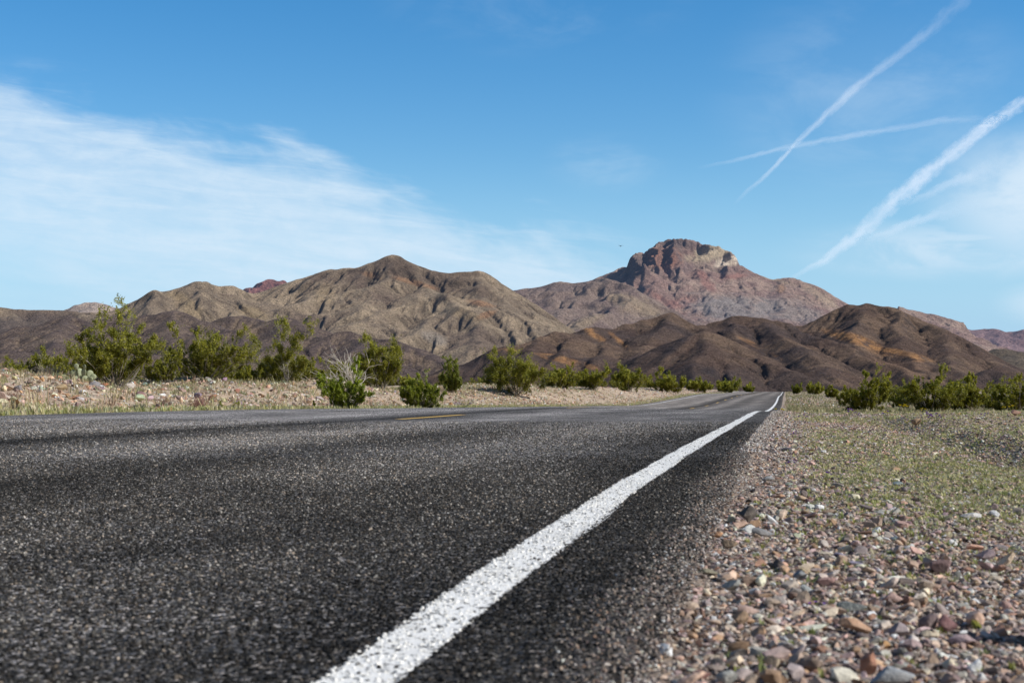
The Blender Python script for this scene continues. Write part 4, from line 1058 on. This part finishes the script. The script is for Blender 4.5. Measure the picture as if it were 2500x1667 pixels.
B(115, 1828, 936, 957, 28, t=235, label='tiny bush touching the far end of the road', leaves=1500)
B(121, 1945, 935, 958, 28, t=190, label='tiny dark round bush just right of the road end', leaves=1500, hue=(.7, .75, .7))
B(122, 1992, 932, 958, 66, t=170, label='low bush right of the tiny round one', leaves=3000)
B(123, 2030, 934, 960, 40, t=100, label='small bush left of the first big right hand bush', leaves=3500)
B(124, 2112, 886, 987, 120, t=42, label='first big bush right of the road with a pointed top', leaves=11000, sprig=3, hue=(1.0, 1.0, .8), lowfill=.9)
B(125, 2205, 925, 985, 90, t=50, label='lower bush between the two big right hand bushes', leaves=6000, hue=(1.0, 1.0, .8))
B(126, 2275, 893, 995, 170, t=38, label='largest bush on the right, left half of the dense clump', leaves=14000, stems=30, hue=(1.0, 1.0, .8), lowfill=.9)
B(127, 2360, 905, 992, 130, t=39, label='dense bush joined to the largest right hand bush', leaves=11000, hue=(1.0, 1.0, .8), lowfill=.9)
B(128, 2425, 935, 990, 80, t=42, label='low bush between the clump and the frame edge', leaves=5000)
B(129, 2485, 898, 1000, 110, t=34, label='tall dark bush cut by the right frame edge', leaves=10000, hue=(1.0, 1.0, .8))
B(131, 40, 868, 912, 95, t=34, label='low bush at the left frame edge above the rubble', leaves=5000, bare=.1)
B(132, 610, 868, 925, 90, t=44, label='half hidden bush between the wide dense one and the tall open one', leaves=6000)
B(133, 1000, 890, 940, 70, t=56, label='pale low bush behind the two roadside bushes', leaves=4000, hue=(1.2, 1.2, 1.6), bare=.2)
B(134, 575, 974, 998, 22, t=26.5, label='small leafy sprout on the verge right of the pink dry shrub', leaves=800, stems=8, hue=(1.1, 1.2, .8))
B(135, 545, 974, 998, 26, t=26.0, label='slightly larger leafy sprout next to the pink dry shrub', leaves=900, stems=8, hue=(1.0, 1.1, .8))
B(136, 770, 975, 998, 36, t=29.5, label='tiny dark bush at the foot of the left roadside bush', leaves=1400, stems=12, hue=(.6, .65, .7), lowfill=1)
B(137, 400, 845, 935, 90, t=36, label='loose bush between the large spreading one and the wide dense one', leaves=5500, sprig=2)
B(138, 760, 880, 930, 80, t=46, label='low bush left of the bleached branches', leaves=4500, bare=.15)
# background bushes: shared variants
variants = [bush_mesh(300 + i, 1.7, 1.05, stems=20, leaves=4200, leaf=.036, sprig=1) for i in range(4)]
rb = random.Random(8); cnt = 0
while cnt < 75:
    t_ = rb.uniform(36, 75) if cnt < 26 else rb.uniform(60, 230); u_ = rb.uniform(14.5, 17.5 + t_ * .10)
    px = 1918 - u_ * F / t_
    if px < 10 or px > 1800: continue
    s = rb.uniform(.5, .95)
    put_bush(rb.choice(variants), u_, t_, (s, s, s * rb.uniform(.8, 1.1)), rb.uniform(0, 6), 'green creosote bush in the scrub behind the left bank', 'creosote bushes in the scrub behind the left bank'); cnt += 1
cnt = 0
while cnt < 26:
    t_ = rb.uniform(55, 230); u_ = -rb.uniform(2.5, 4 + t_ * .16)
    px = 1918 - u_ * F / t_
    if px > 2540 or px < 1975 or (px < 2130 and rb.random() < .6): continue
    s = rb.uniform(.6, 1.0)
    put_bush(rb.choice(variants), u_, t_, (s, s, s * .85), rb.uniform(0, 6), 'green creosote bush in the scrub beyond the right shoulder', 'creosote bushes in the scrub beyond the right shoulder'); cnt += 1
print('bushes', round(time.time() - T0, 1))

# ---- leafless shrubs
def dry_mesh(seed, W, H, n=40, colr=(.33, .27, .22), rad=.004, twigs=3, lean=(0, 0), up=.04, sides=4, name='branches'):
    r = np.random.RandomState(seed); segs = []
    for i in range(n):
        az = r.uniform(0, 6.283); inc = r.uniform(.1, 1.15)
        d = np.array([math.cos(az) * math.sin(inc) * W + lean[0], math.sin(az) * math.sin(inc) * W + lean[1], math.cos(inc) * H + .05]); L_ = np.linalg.norm(d) * r.uniform(.5, .95) * .62; d /= np.linalg.norm(d)
        P = curve(r, (r.randn() * .03, r.randn() * .03, -.02), d, L_, 7, up, .15); segs.append((P, np.linspace(rad * 1.6, rad * .5, 8)))
        for j in range(twigs):
            k = r.randint(2, 7); dd = P[k] - P[k - 1]; dd = dd / np.linalg.norm(dd) + r.randn(3) * .5; dd /= np.linalg.norm(dd)
            segs.append((curve(r, P[k], dd, L_ * r.uniform(.2, .45), 4, up, .22), np.linspace(rad * .7, rad * .35, 5)))
    V, Fa = tubes(segs, sides)
    return mesh_np(name, V, Fa, mBark, col=np.tile(np.array(colr), (len(V), 1)) * r.uniform(.7, 1.2, (len(V), 1)))
def dry(seed, px, t, wpx, hpx, label, colr, n=40, rad=.004, name='dry_shrub', group=None, cat='dry shrub', **kw):
    u = (1918 - px) / F * t; x, y = xy(u, t); z = float(zground(np.array(u), np.array(t)))
    me = dry_mesh(seed, wpx / F * t, hpx / F * t * 1.15, n, colr, rad, **kw)
    return tag(obj(name, me, loc=(x, y, z - .01)), label, cat, group)
dry(1, 485, 24.5, 78, 62, 'rosy pink leafless shrub on the verge', (.36, .21, .17), 60, .0035)
dry(2, 400, 24.5, 60, 44, 'smaller pink brown leafless shrub left of the rosy one', (.32, .22, .17), 34, .003)
dry(3, 118, 31, 120, 62, 'grey tangled dead shrub behind the rubble at the left', (.36, .31, .25), 80, .006)
dry(4, 866, 46, 230, 150, 'bleached dead shrub with long arching white branches', (.62, .57, .50), 24, .011, lean=(-1.1, -.2), up=-.02, twigs=4)
dry(5, 850, 47, 150, 70, 'fallen tangle of bleached branches beneath the arching dead shrub', (.56, .51, .44), 20, .009, lean=(-1.3, -.3), up=-.05)
dry(6, 335, 21.0, 66, 34, 'grey green wiry shrub beside the pavement', (.16, .18, .13), 90, .003)
dry(7, 30, 20.5, 60, 46, 'brown thin twigged shrub above the pink boulder', (.24, .15, .11), 36, .003)
dry(8, 35, 18.3, 40, 20, 'dark wiry tuft at the pavement edge far left', (.17, .14, .11), 60, .003)
dry(9, 905, 33, 50, 36, 'brown leafless twigs between the two roadside bushes', (.22, .16, .12), 16, .004)
dry(10, 650, 30, 50, 26, 'dark leafless twigs on the verge left of centre', (.20, .15, .12), 26, .003)
dry(11, 270, 22.5, 56, 34, 'reddish brown twigs on the rubble below the big bush', (.28, .19, .13), 26, .003)
dry(12, 1130, 44, 60, 26, 'thin dark twigs on the verge right of the second roadside bush', (.17, .15, .11), 22, .004)
dry(13, 2380, 33, 60, 34, 'pale arching dry stems under the dense right hand bush', (.42, .36, .24), 24, .004)
dry(14, 2060, 18, 40, 16, 'thin grey green stems on the right shoulder near the yellow flowers', (.20, .21, .14), 24, .002)
dry(15, 2340, 12, 60, 30, 'thin stems rising by the ditch on the right', (.30, .28, .18), 16, .0015)
# fallen bare branch under the big bush
seg = []; r = np.random.RandomState(4)
for k in range(6): seg.append((curve(r, (0, 0, .02), (-1, r.randn() * .4, .12), r.uniform(.4, .9), 8, -.01, .12), np.linspace(.012, .003, 9)))
V, Fa = tubes(seg, 5); u, t_ = (1918 - 258) / F * 29.5, 29.5; x, y = xy(u, t_)
tag(obj('fallen_branch', mesh_np('fallen_branch', V, Fa, mBark, col=np.tile(np.array((.5, .46, .42)), (len(V), 1))), loc=(x, y, float(zground(np.array(u), np.array(t_))) + .03)),
    'bare pale branch lying under the large spreading bush', 'branch')

# ---- prickly pear
mCac, t, b, out, oc, tc = new_mat('cactus_skin')
dots = t.voro(oc, 26, 'Distance'); c = t.mix(t.rng(dots, .16, .08), t.ramp(t.noise(oc, 8, 3), [(.3, (.26, .29, .17)), (.7, (.38, .40, .27))]), (.62, .58, .45, 1))
t.set(b.inputs['Base Color'], c)
tt_, px_ = 29.0, 196; u_ = (1918 - px_) / F * tt_; x, y = xy(u_, tt_)
cac = empty('prickly_pear', (x, y, float(zground(np.array(u_), np.array(tt_))) - .02)); tag(cac, 'pale green prickly pear cactus left of the large bush foot', 'cactus')
r = np.random.RandomState(12)
for (dx, dz, rz, s, tl) in [(-.09, .07, .3, .085, -.2), (0, .08, -.4, .095, .1), (.10, .07, .5, .085, .25), (.19, .06, -.3, .08, .4), (-.12, .19, .2, .075, -.35), (-.03, .21, .9, .085, -.05), (.07, .20, -.5, .08, .15),
                            (.17, .18, .6, .08, .3), (-.16, .10, 1.0, .07, -.6), (.24, .12, .2, .07, .7), (-.06, .32, .1, .06, -.2), (.10, .31, -.7, .06, .2)]:
    V = ICO2[0] * np.array([s * .8, s * .17, s]); V[:, 0] *= (1 + .25 * V[:, 2:3].ravel() / s)
    V += .002 * r.randn(*V.shape)
    p = obj('pad', mesh_np('pad', V, ICO2[1], mCac, smooth=True), cac, (dx, r.uniform(-.06, .06), dz)); p.rotation_euler = (r.uniform(-.2, .2), tl, rz)

# ---- ground cover: sprigs and grass
def sprigs(u, t, h, seed, cols, nb=6, w=.12, spread=.8):
    r = np.random.RandomState(seed); N = len(u)
    P = pts_ground(u, t); P = np.repeat(P, nb, axis=0); hh = np.repeat(h, nb) * r.uniform(.5, 1.2, N * nb)
    P[:, :2] += r.randn(N * nb, 2) * (.25 * np.repeat(h, nb))[:, None]
    az = r.uniform(0, 6.283, N * nb); ln = r.uniform(0, spread, N * nb)
    tip = P + np.stack([np.cos(az) * ln * hh, np.sin(az) * ln * hh, hh], -1)
    side = np.stack([-np.sin(az), np.cos(az), 0 * az], -1) * (hh * w)[:, None]
    midp = P * .45 + tip * .55
    V = np.stack([P - side * .4, P + side * .4, midp + side, tip, midp - side], 1)
    base = np.arange(N * nb)[:, None] * 5
    f = np.concatenate([base + np.array([[0, 1, 2]]), base + np.array([[0, 2, 4]]), base + np.array([[4, 2, 3]])])
    c = np.array(cols)[r.randint(0, len(cols), N)]; c = np.repeat(c * r.uniform(.7, 1.25, (N, 1)), nb * 5, axis=0)
    return V.reshape(-1, 3), f, c
GC = [(.46, .44, .18), (.38, .39, .14), (.54, .49, .26), (.28, .31, .12), (.58, .51, .33), (.42, .43, .26)]
parts = []
r = np.random.RandomState(31); n = 90000
t_ = np.exp(r.uniform(math.log(2.4), math.log(60), n)); q = -.02 + r.rand(n) * (.165 * t_ + .9); u = -q
keep = r.rand(n) < greenness(u, t_) * .8 + .04; u, t_ = u[keep], t_[keep]
h = np.exp(r.uniform(math.log(.004), math.log(.013), len(u))) * (1 + .05 * t_)
parts.append(sprigs(u, t_, h, 1, GC, nb=7, w=.2, spread=1.9))
n = 260; t_ = r.uniform(1.6, 4.5, n); q = -.08 + r.rand(n) * (.15 * t_ + .08)
parts.append(sprigs(-q, t_, r.uniform(.006, .015, n), 2, [(.34, .36, .09), (.42, .42, .14), (.26, .30, .10)], nb=9, w=.12, spread=1.0))
n = 9000; t_ = np.exp(r.uniform(math.log(35), math.log(280), n)); q = r.rand(n) * .17 * t_
parts.append(sprigs(-q, t_, r.uniform(.04, .10, n) * (1 + .004 * t_), 5, [(.30, .29, .14), (.38, .33, .18), (.22, .24, .10), (.44, .38, .24)]))
V, Fa, C = join(parts)
tag(obj('grass', mesh_np('grass', V, Fa, mBlade, col=C)), 'sparse yellow green ground cover on the right shoulder', 'ground cover', kind='stuff')
parts = []
n = 14000; t_ = 13 + r.rand(n)**1.6 * 250; u = 8.42 + np.abs(r.randn(n)) * .55
keep = RS * t_ - u > -.37 * t_; u, t_ = u[keep], t_[keep]
parts.append(sprigs(u, t_, np.exp(r.uniform(math.log(.03), math.log(.09), len(u))), 3, GC))
n = 26000; t_ = 14 + r.rand(n)**1.4 * 90; u = 9.0 + r.rand(n) * 8.5
keep = (RS * t_ - u > -.37 * t_) & (r.rand(n) < .25 + .75 * sst(11.5, 14, u)); u, t_ = u[keep], t_[keep]
parts.append(sprigs(u, t_, np.exp(r.uniform(math.log(.04), math.log(.13), len(u))), 4, [(.34, .33, .15), (.28, .29, .14), (.50, .41, .23), (.28, .32, .20), (.55, .46, .30), (.46, .33, .22)], spread=1.3, w=.08))
n = 500; t_ = 15 + r.rand(n)**1.5 * 80; u = 8.8 + r.rand(n) * 7.5; keep = RS * t_ - u > -.37 * t_; u, t_ = u[keep], t_[keep]
parts.append(sprigs(u, t_, r.uniform(.10, .24, len(u)), 6, [(.55, .45, .27), (.46, .38, .22), (.40, .36, .18), (.50, .34, .25)], nb=12, w=.025, spread=.7))
V, Fa, C = join(parts)
tag(obj('grass', mesh_np('grass', V, Fa, mBlade, col=C)), 'short yellow green grass along the left verge and bank', 'grass', kind='stuff')

# ---- wildflowers
def simple(name, colr, rough=.6):
    m, t, b, out, oc, tc = new_mat(name)
    t.set(b.inputs['Base Color'], t.mix(1.0, rgba(colr), t.ramp(t.noise(oc, 90, 3), [(.3, .75), (.7, 1.15)]), 'MULTIPLY')); b.inputs['Roughness'].default_value = rough
    return m
mPur = simple('purple_petal', (.24, .07, .60)); mYel = simple('yellow_petal', (.80, .66, .02)); mStem = simple('flower_stem', (.16, .20, .07))
def flower_meshes(seed, heads, mat):
    r = np.random.RandomState(seed); seg = []; blooms = []
    for i in range(heads):
        P = curve(r, (0, 0, 0), (r.randn() * .35, r.randn() * .35, 1), r.uniform(.7, 1.0), 4, .05, .12); seg.append((P, np.full(5, .018)))
        VP, FP = [P[-1] - np.array([0, 0, .02])], []
        for j in range(6):
            a = j / 6 * 6.283 + r.rand() * .3; d = np.array([math.cos(a), math.sin(a), .75]); sd_ = np.array([-math.sin(a), math.cos(a), 0]) * .075
            c = P[-1]; o_ = len(VP); VP += [c + d * .09 + sd_, c + d * .15, c + d * .09 - sd_]; FP.append([0, o_, o_ + 1, o_ + 2])
        blooms.append(mesh_np('blossom', np.array(VP), np.array(FP), mat))
    V, Fa = tubes(seg, 3)
    return mesh_np('stem', V, Fa, mStem), blooms
fp = [flower_meshes(i, 3 + i, mPur) for i in range(3)]; fy = [flower_meshes(10 + i, 3 + i, mYel) for i in range(3)]
def flower(px, py, hpx, kind, label, group, i):
    tt = 6.
    for _ in range(40):
        z = float(zground(np.array((1918 - px) / F * tt), np.array(tt))); tt = tt * .6 + .4 * min(60, (CAMH - z) * F / (py - HY))
    u = (1918 - px) / F * tt; x, y = xy(u, tt); z = float(zground(np.array(u), np.array(tt)))
    s = hpx * (1.35 if kind == 'p' else .95) / F * tt
    o = empty('wildflower', (x, y, z), i * 1.3); o.scale = (s, s, s)
    m = (fp if kind == 'p' else fy)[i % 3]
    obj('stem', m[0], o)
    for q in m[1]: obj('blossom', q, o)
    tag(o, label, 'flower', group)
PURP = [(2000, 1500, 26), (2021, 1176, 20), (1936, 1142, 16), (2075, 1144, 16), (2074, 1020, 18), (2266, 1030, 20), (2163, 1024, 16), (2407, 1028, 16), (1942, 1070, 14), (2255, 1034, 16), (2090, 1024, 14), (2285, 1032, 16), (1958, 1030, 14)]
YEL = [(1900, 1018, 26), (2206, 1014, 30), (2161, 1020, 18), (2473, 1010, 26), (2450, 1008, 18), (2255, 1013, 18), (1897, 1082, 16), (2345, 1022, 16), (2215, 1040, 14), (2000, 1020, 12)]
PL = ['purple flower among the stones in the lower right foreground', 'purple flower in the thin ground cover behind the stony patch', 'small purple flower closest to the asphalt', 'purple flower in the green patch right of centre']
for i, (px, py, h) in enumerate(PURP):
    flower(px, py, h, 'p', PL[i] if i < 4 else 'tiny purple flowers in the distant right verge', None if i < 4 else 'purple flowers on the right verge', i)
YLb = ['yellow flower beside the far bend of the white edge line', 'tallest yellow flower in front of the right hand bushes']
for i, (px, py, h) in enumerate(YEL):
    flower(px, py, h, 'y', YLb[i] if i < 2 else 'small yellow flower on the right verge', None if i < 2 else 'yellow flowers on the right verge', i)

# ---- bird
x, y, z = wpt(1515, 601, 160.)
mBird = simple('dark_feathers', (.03, .03, .035))
bird = empty('bird', (x, y, z), .5); tag(bird, 'tiny dark bird flying left of the cliff topped mountain', 'bird')
V = ICO2[0] * np.array([.05, .16, .045]); V[:, 0] *= 1 - .5 * sst(.02, .16, V[:, 1]); V[:, 2] *= 1 - .4 * sst(-.02, -.16, V[:, 1])
tail = np.array([[-.02, -.14, 0], [.02, -.14, 0], [.05, -.26, 0], [-.05, -.26, 0]])
obj('body', mesh_np('body', np.concatenate([V]), ICO2[1], mBird, smooth=True), bird)
obj('tail', mesh_np('tail', tail, np.array([[0, 1, 2, 3]]), mBird), bird)
for s in (-1, 1):
    W_ = np.array([[0, .07, .01], [0, -.06, .01], [.17 * s, .08, .09], [.17 * s, -.05, .08], [.36 * s, -.02, .03], [.34 * s, -.06, .03]])
    obj('wing', mesh_np('wing', W_, np.array([[0, 1, 3, 2], [2, 3, 5, 4]]), mBird), bird)

# ================================================================== CONTRAILS (ribbons at 9 km altitude)
def contrail_mat():
    m = bpy.data.materials.new('ice_trail'); m.use_nodes = True; t = NT(m.node_tree); t.n.clear()
    out = t.n.new('ShaderNodeOutputMaterial'); uvn = t.n.new('ShaderNodeUVMap'); s = t.sep(uvn.outputs[0])
    nn = t.noise(t.comb(t.math('MULTIPLY', s[1], 1.0), t.math('MULTIPLY', s[0], .9)), 1.0, 7, .62)
    n2 = t.noise(t.comb(t.math('MULTIPLY', s[1], .35), t.math('MULTIPLY', s[0], .5)), 1.0, 4, .6)
    v = t.math('ADD', s[0], t.math('MULTIPLY', t.math('SUBTRACT', nn, .5), 1.9))
    core = t.rng(t.math('ABSOLUTE', v), 1.05, -.1)
    edgefade = t.rng(t.math('ABSOLUTE', s[0]), 1.0, .7)
    a = t.math('MULTIPLY', t.math('MULTIPLY', core, edgefade), t.attr('dens', 'Fac'))
    a = t.math('MULTIPLY', a, t.rng(n2, .25, .7, .6, 1.1), clamp=True)
    tl = t.n.new('ShaderNodeBsdfTranslucent'); tl.inputs[0].default_value = (.90, .95, 1, 1)
    tp = t.n.new('ShaderNodeBsdfTransparent'); mx = t.n.new('ShaderNodeMixShader')
    t.set(mx.inputs[0], a); t.l.new(tp.outputs[0], mx.inputs[1]); t.l.new(tl.outputs[0], mx.inputs[2]); t.l.new(mx.outputs[0], out.inputs[0])
    return m
mTrail = contrail_mat()
def contrail(pts, label):
    P = np.array(pts, float)        # px, py, half width px, density
    sx = np.concatenate([[0], np.cumsum(np.hypot(np.diff(P[:, 0]), np.diff(P[:, 1])))])
    s = np.linspace(0, sx[-1], 160); Q = np.stack([pch(sx, P[:, i])(s) for i in range(4)], -1)
    d = np.gradient(Q[:, :2], axis=0); d /= np.linalg.norm(d, axis=1)[:, None]; nrm = np.stack([-d[:, 1], d[:, 0]], -1)
    ALT = 9000.; V, uvv, de = [], [], []
    for k, q in enumerate(np.linspace(-1, 1, 7)):
        pp = Q[:, :2] + nrm * (q * Q[:, 2] * 1.25)[:, None]
        dd = ALT * F / (HY - pp[:, 1])
        V.append(np.stack([(pp[:, 0] - CX) / F * dd, dd, np.full(len(dd), ALT)], -1)); uvv.append(np.stack([np.full(len(s), q), s / 38.], -1)); de.append(Q[:, 3])
    V = np.stack(V, 1).reshape(-1, 3); uvv = np.stack(uvv, 1).reshape(-1, 2); de = np.stack(de, 1).ravel()
    tag(obj('contrail', mesh_np('contrail', V, grid_faces(160, 7), mTrail, uv=uvv, smooth=True, attrs={'dens': de})), label, 'contrail')
contrail([(1790, 502, 5, 0), (1830, 462, 6, .16), (1870, 429, 6, .28), (1941, 353, 7, .38), (2012, 286, 10, .36), (2080, 223, 12, .33), (2146, 170, 12, .27), (2213, 120, 13, .2), (2289, 58, 18, .14), (2360, -10, 22, .1)],
         'thin straight vapour trail rising steeply to the top of the sky')
contrail([(1700, 412, 5, 0), (1745, 402, 5, .08), (1812, 388, 6, .18), (1887, 368, 7, .22), (1977, 350, 8, .25), (2102, 328, 9, .25), (2236, 306, 9, .2), (2325, 292, 10, .15), (2423, 292, 10, .06), (2460, 294, 10, 0)],
         'faint nearly level vapour trail crossing the steep one')
contrail([(1935, 678, 5, .1), (1975, 655, 8, .25), (2012, 636, 11, .4), (2053, 604, 15, .42), (2102, 567, 20, .45), (2169, 504, 23, .55), (2236, 446, 22, .62), (2325, 375, 19, .6), (2414, 304, 18, .6), (2500, 250, 18, .55), (2600, 185, 20, .5)],
         'thick lumpy white vapour trail sweeping up to the right frame edge')
contrail([(2195, 502, 8, 0), (2240, 486, 10, .18), (2325, 446, 13, .28), (2396, 420, 22, .15), (2450, 400, 30, 0)], 'short wispy streak branching right from the thick vapour trail')
contrail([(2090, 592, 8, 0), (2146, 576, 11, .2), (2236, 540, 13, .32), (2325, 513, 22, .15), (2400, 490, 30, 0)], 'lower wispy streak beneath the thick vapour trail')

# ================================================================== WORLD, SUN, CAMERA
w = bpy.data.worlds.new('World'); SC.world = w; w.use_nodes = True
t = NT(w.node_tree); t.n.clear()
out = t.n.new('ShaderNodeOutputWorld'); bg = t.n.new('ShaderNodeBackground'); t.l.new(bg.outputs[0], out.inputs[0])
sky = t.n.new('ShaderNodeTexSky'); sky.sky_type = 'NISHITA'; sky.sun_disc = False
sky.sun_elevation = R(SUN_EL); sky.sun_rotation = R(SUN_AZ); sky.altitude = 700; sky.air_density = 1.0; sky.dust_density = .25; sky.ozone_density = 2.2
tcw = t.n.new('ShaderNodeTexCoord'); D = t.sep(tcw.outputs['Generated'])
inv = t.math('DIVIDE', 1.0, t.math('MAXIMUM', D[1], .05))
A_ = t.math('MULTIPLY', D[0], inv); E_ = t.math('MULTIPLY', D[2], inv)      # tangents of azimuth and elevation
def tp_(px): return (px - CX) / F
def te_(py): return (HY - py) / F
ahead = t.rng(D[1], .05, .3)
# long cirrus sheet on the left: coordinates along / across its edge
ax, ay = tp_(0), te_(165); bx, by = tp_(1400), te_(600)
ln = math.hypot(bx - ax, by - ay); ux, uy = (bx - ax) / ln, (by - ay) / ln
def along(): return t.math('ADD', t.math('MULTIPLY', t.math('SUBTRACT', A_, ax), ux / ln), t.math('MULTIPLY', t.math('SUBTRACT', E_, ay), uy / ln))
def across(): return t.math('ADD', t.math('MULTIPLY', t.math('SUBTRACT', A_, ax), uy / ln), t.math('MULTIPLY', t.math('SUBTRACT', E_, ay), -ux / ln))
s_, n_ = along(), across()          # s 0..1 along, n>0 is below the edge
vec = t.comb(t.math('MULTIPLY', s_, 2.2), t.math('MULTIPLY', n_, 6.5)); big = t.noise(vec, 1.3, 6, .55, .3)
fib = t.noise(t.comb(t.math('MULTIPLY', s_, 5.0), t.math('MULTIPLY', t.math('ADD', n_, t.math('MULTIPLY', s_, .18)), 34)), 1.0, 7, .62, .5)
fine = t.noise(t.comb(t.math('MULTIPLY', A_, 60), t.math('MULTIPLY', E_, 90)), 1.0, 6, .65, .6)
soft = t.math('ADD', n_, t.math('MULTIPLY', t.math('SUBTRACT', big, .5), .22))
soft = t.math('ADD', soft, t.math('MULTIPLY', t.math('SUBTRACT', fib, .5), .07))
upper = t.rng(soft, -.022, .06)
lower = t.rng(t.math('ADD', n_, t.math('MULTIPLY', t.math('SUBTRACT', big, .5), .25)), .46, .16)
ends = t.math('MULTIPLY', t.rng(s_, -.5, .1), t.rng(t.math('ADD', s_, t.math('MULTIPLY', t.math('SUBTRACT', big, .5), .12)), 1.20, 1.0))
c1 = t.math('MULTIPLY', t.math('MULTIPLY', upper, lower), ends)
c1 = t.math('MULTIPLY', c1, t.rng(fib, .25, .75, .66, 1.1)); c1 = t.math('MULTIPLY', c1, t.rng(fine, .3, .7, .90, 1.05))
c1 = t.math('MULTIPLY', c1, t.rng(E_, te_(120), te_(230), 0, .76))
# right-hand veil
def ell(px, py, rx, ry):
    a = t.math('DIVIDE', t.math('SUBTRACT', A_, tp_(px)), rx / F); b2 = t.math('DIVIDE', t.math('SUBTRACT', E_, te_(py)), ry / F)
    d = t.math('SQRT', t.math('ADD', t.math('MULTIPLY', a, a), t.math('MULTIPLY', b2, b2))); return t.rng(d, 1.0, .2)
wis = t.noise(t.mapping(t.comb(A_, E_), (14, 40, 1), rot=(0, 0, R(-18))), 1.0, 7, .62, .6)
wis2 = t.noise(t.mapping(t.comb(A_, E_), (9, 22, 1), rot=(0, 0, R(25))), 1.0, 6, .6, .4)
c2 = t.math('MULTIPLY', ell(2580, 480, 400, 230), t.rng(wis2, .3, .6, .3, .9))
c3 = t.math('MULTIPLY', ell(2330, 610, 480, 95), t.rng(wis, .35, .6, .2, .62))
c4 = t.math('MULTIPLY', ell(2560, 740, 160, 70), t.rng(wis, .35, .6, .2, .5))
c5 = t.math('MULTIPLY', ell(2150, 240, 480, 330), t.rng(wis2, .35, .7, .04, .26))
c6 = t.math('MULTIPLY', ell(1480, 400, 190, 90), t.rng(wis2, .4, .7, 0, .22))
c7 = t.math('MULTIPLY', ell(1300, 0, 460, 170), t.rng(wis2, .4, .7, 0, .15))
haze = t.rng(E_, .16, .0, 0, .82)
cl = c1
for q in (c2, c3, c4, c5, c6, c7): cl = t.math('MAXIMUM', cl, q)
cl = t.math('MULTIPLY', cl, ahead)
hsv = t.n.new('ShaderNodeHueSaturation'); hsv.inputs['Saturation'].default_value = 1.42; hsv.inputs['Value'].default_value = 1.27; hsv.inputs['Hue'].default_value = .500
t.l.new(sky.outputs[0], hsv.inputs['Color']); t.set(hsv.inputs['Value'], t.rng(D[1], -.1, .6, .52, 1.27)); t.set(hsv.inputs['Saturation'], t.rng(D[1], -.1, .6, 1.0, 1.42))  # sky behind the camera dimmed to weaken the fill light
SKYK = 0.11
hz = t.mix(t.math('MULTIPLY', haze, ahead), hsv.outputs[0], (.285 / SKYK, .56 / SKYK, .90 / SKYK, 1))
final = t.mix(cl, hz, (.70 / SKYK, .84 / SKYK, .97 / SKYK, 1))
t.l.new(final, bg.inputs[0]); bg.inputs[1].default_value = SKYK

sun = bpy.data.lights.new('sun', 'SUN'); sun.energy = 5.0; sun.angle = R(.53); sun.color = (1.0, .965, .90)
so = bpy.data.objects.new('sun', sun); COL.objects.link(so)
sd = (math.sin(R(SUN_AZ)) * math.cos(R(SUN_EL)), math.cos(R(SUN_AZ)) * math.cos(R(SUN_EL)), math.sin(R(SUN_EL)))
from mathutils import Vector
so.rotation_euler = Vector(sd).to_track_quat('Z', 'Y').to_euler(); so.location = (50, -20, 60)

cam = bpy.data.cameras.new('camera'); cam.lens = 35; cam.sensor_width = 23.5; cam.sensor_fit = 'HORIZONTAL'
cam.shift_y = (HY - 833.5) / 2500.; cam.clip_start = .05; cam.clip_end = 400000
cam.dof.use_dof = True; cam.dof.focus_distance = 20.0; cam.dof.aperture_fstop = 9.0
co = bpy.data.objects.new('camera', cam); COL.objects.link(co); co.location = (0, 0, CAMH); co.rotation_euler = (R(90), 0, 0)
SC.camera = co
SC.view_settings.view_transform = 'Standard'; SC.view_settings.look = 'None'; SC.view_settings.exposure = 0; SC.view_settings.gamma = 1
SC.render.engine = 'CYCLES'; SC.cycles.max_bounces = 6; SC.cycles.transparent_max_bounces = 12
try: SC.cycles.use_denoising = True
except Exception: pass
print('built', round(time.time() - T0, 1))
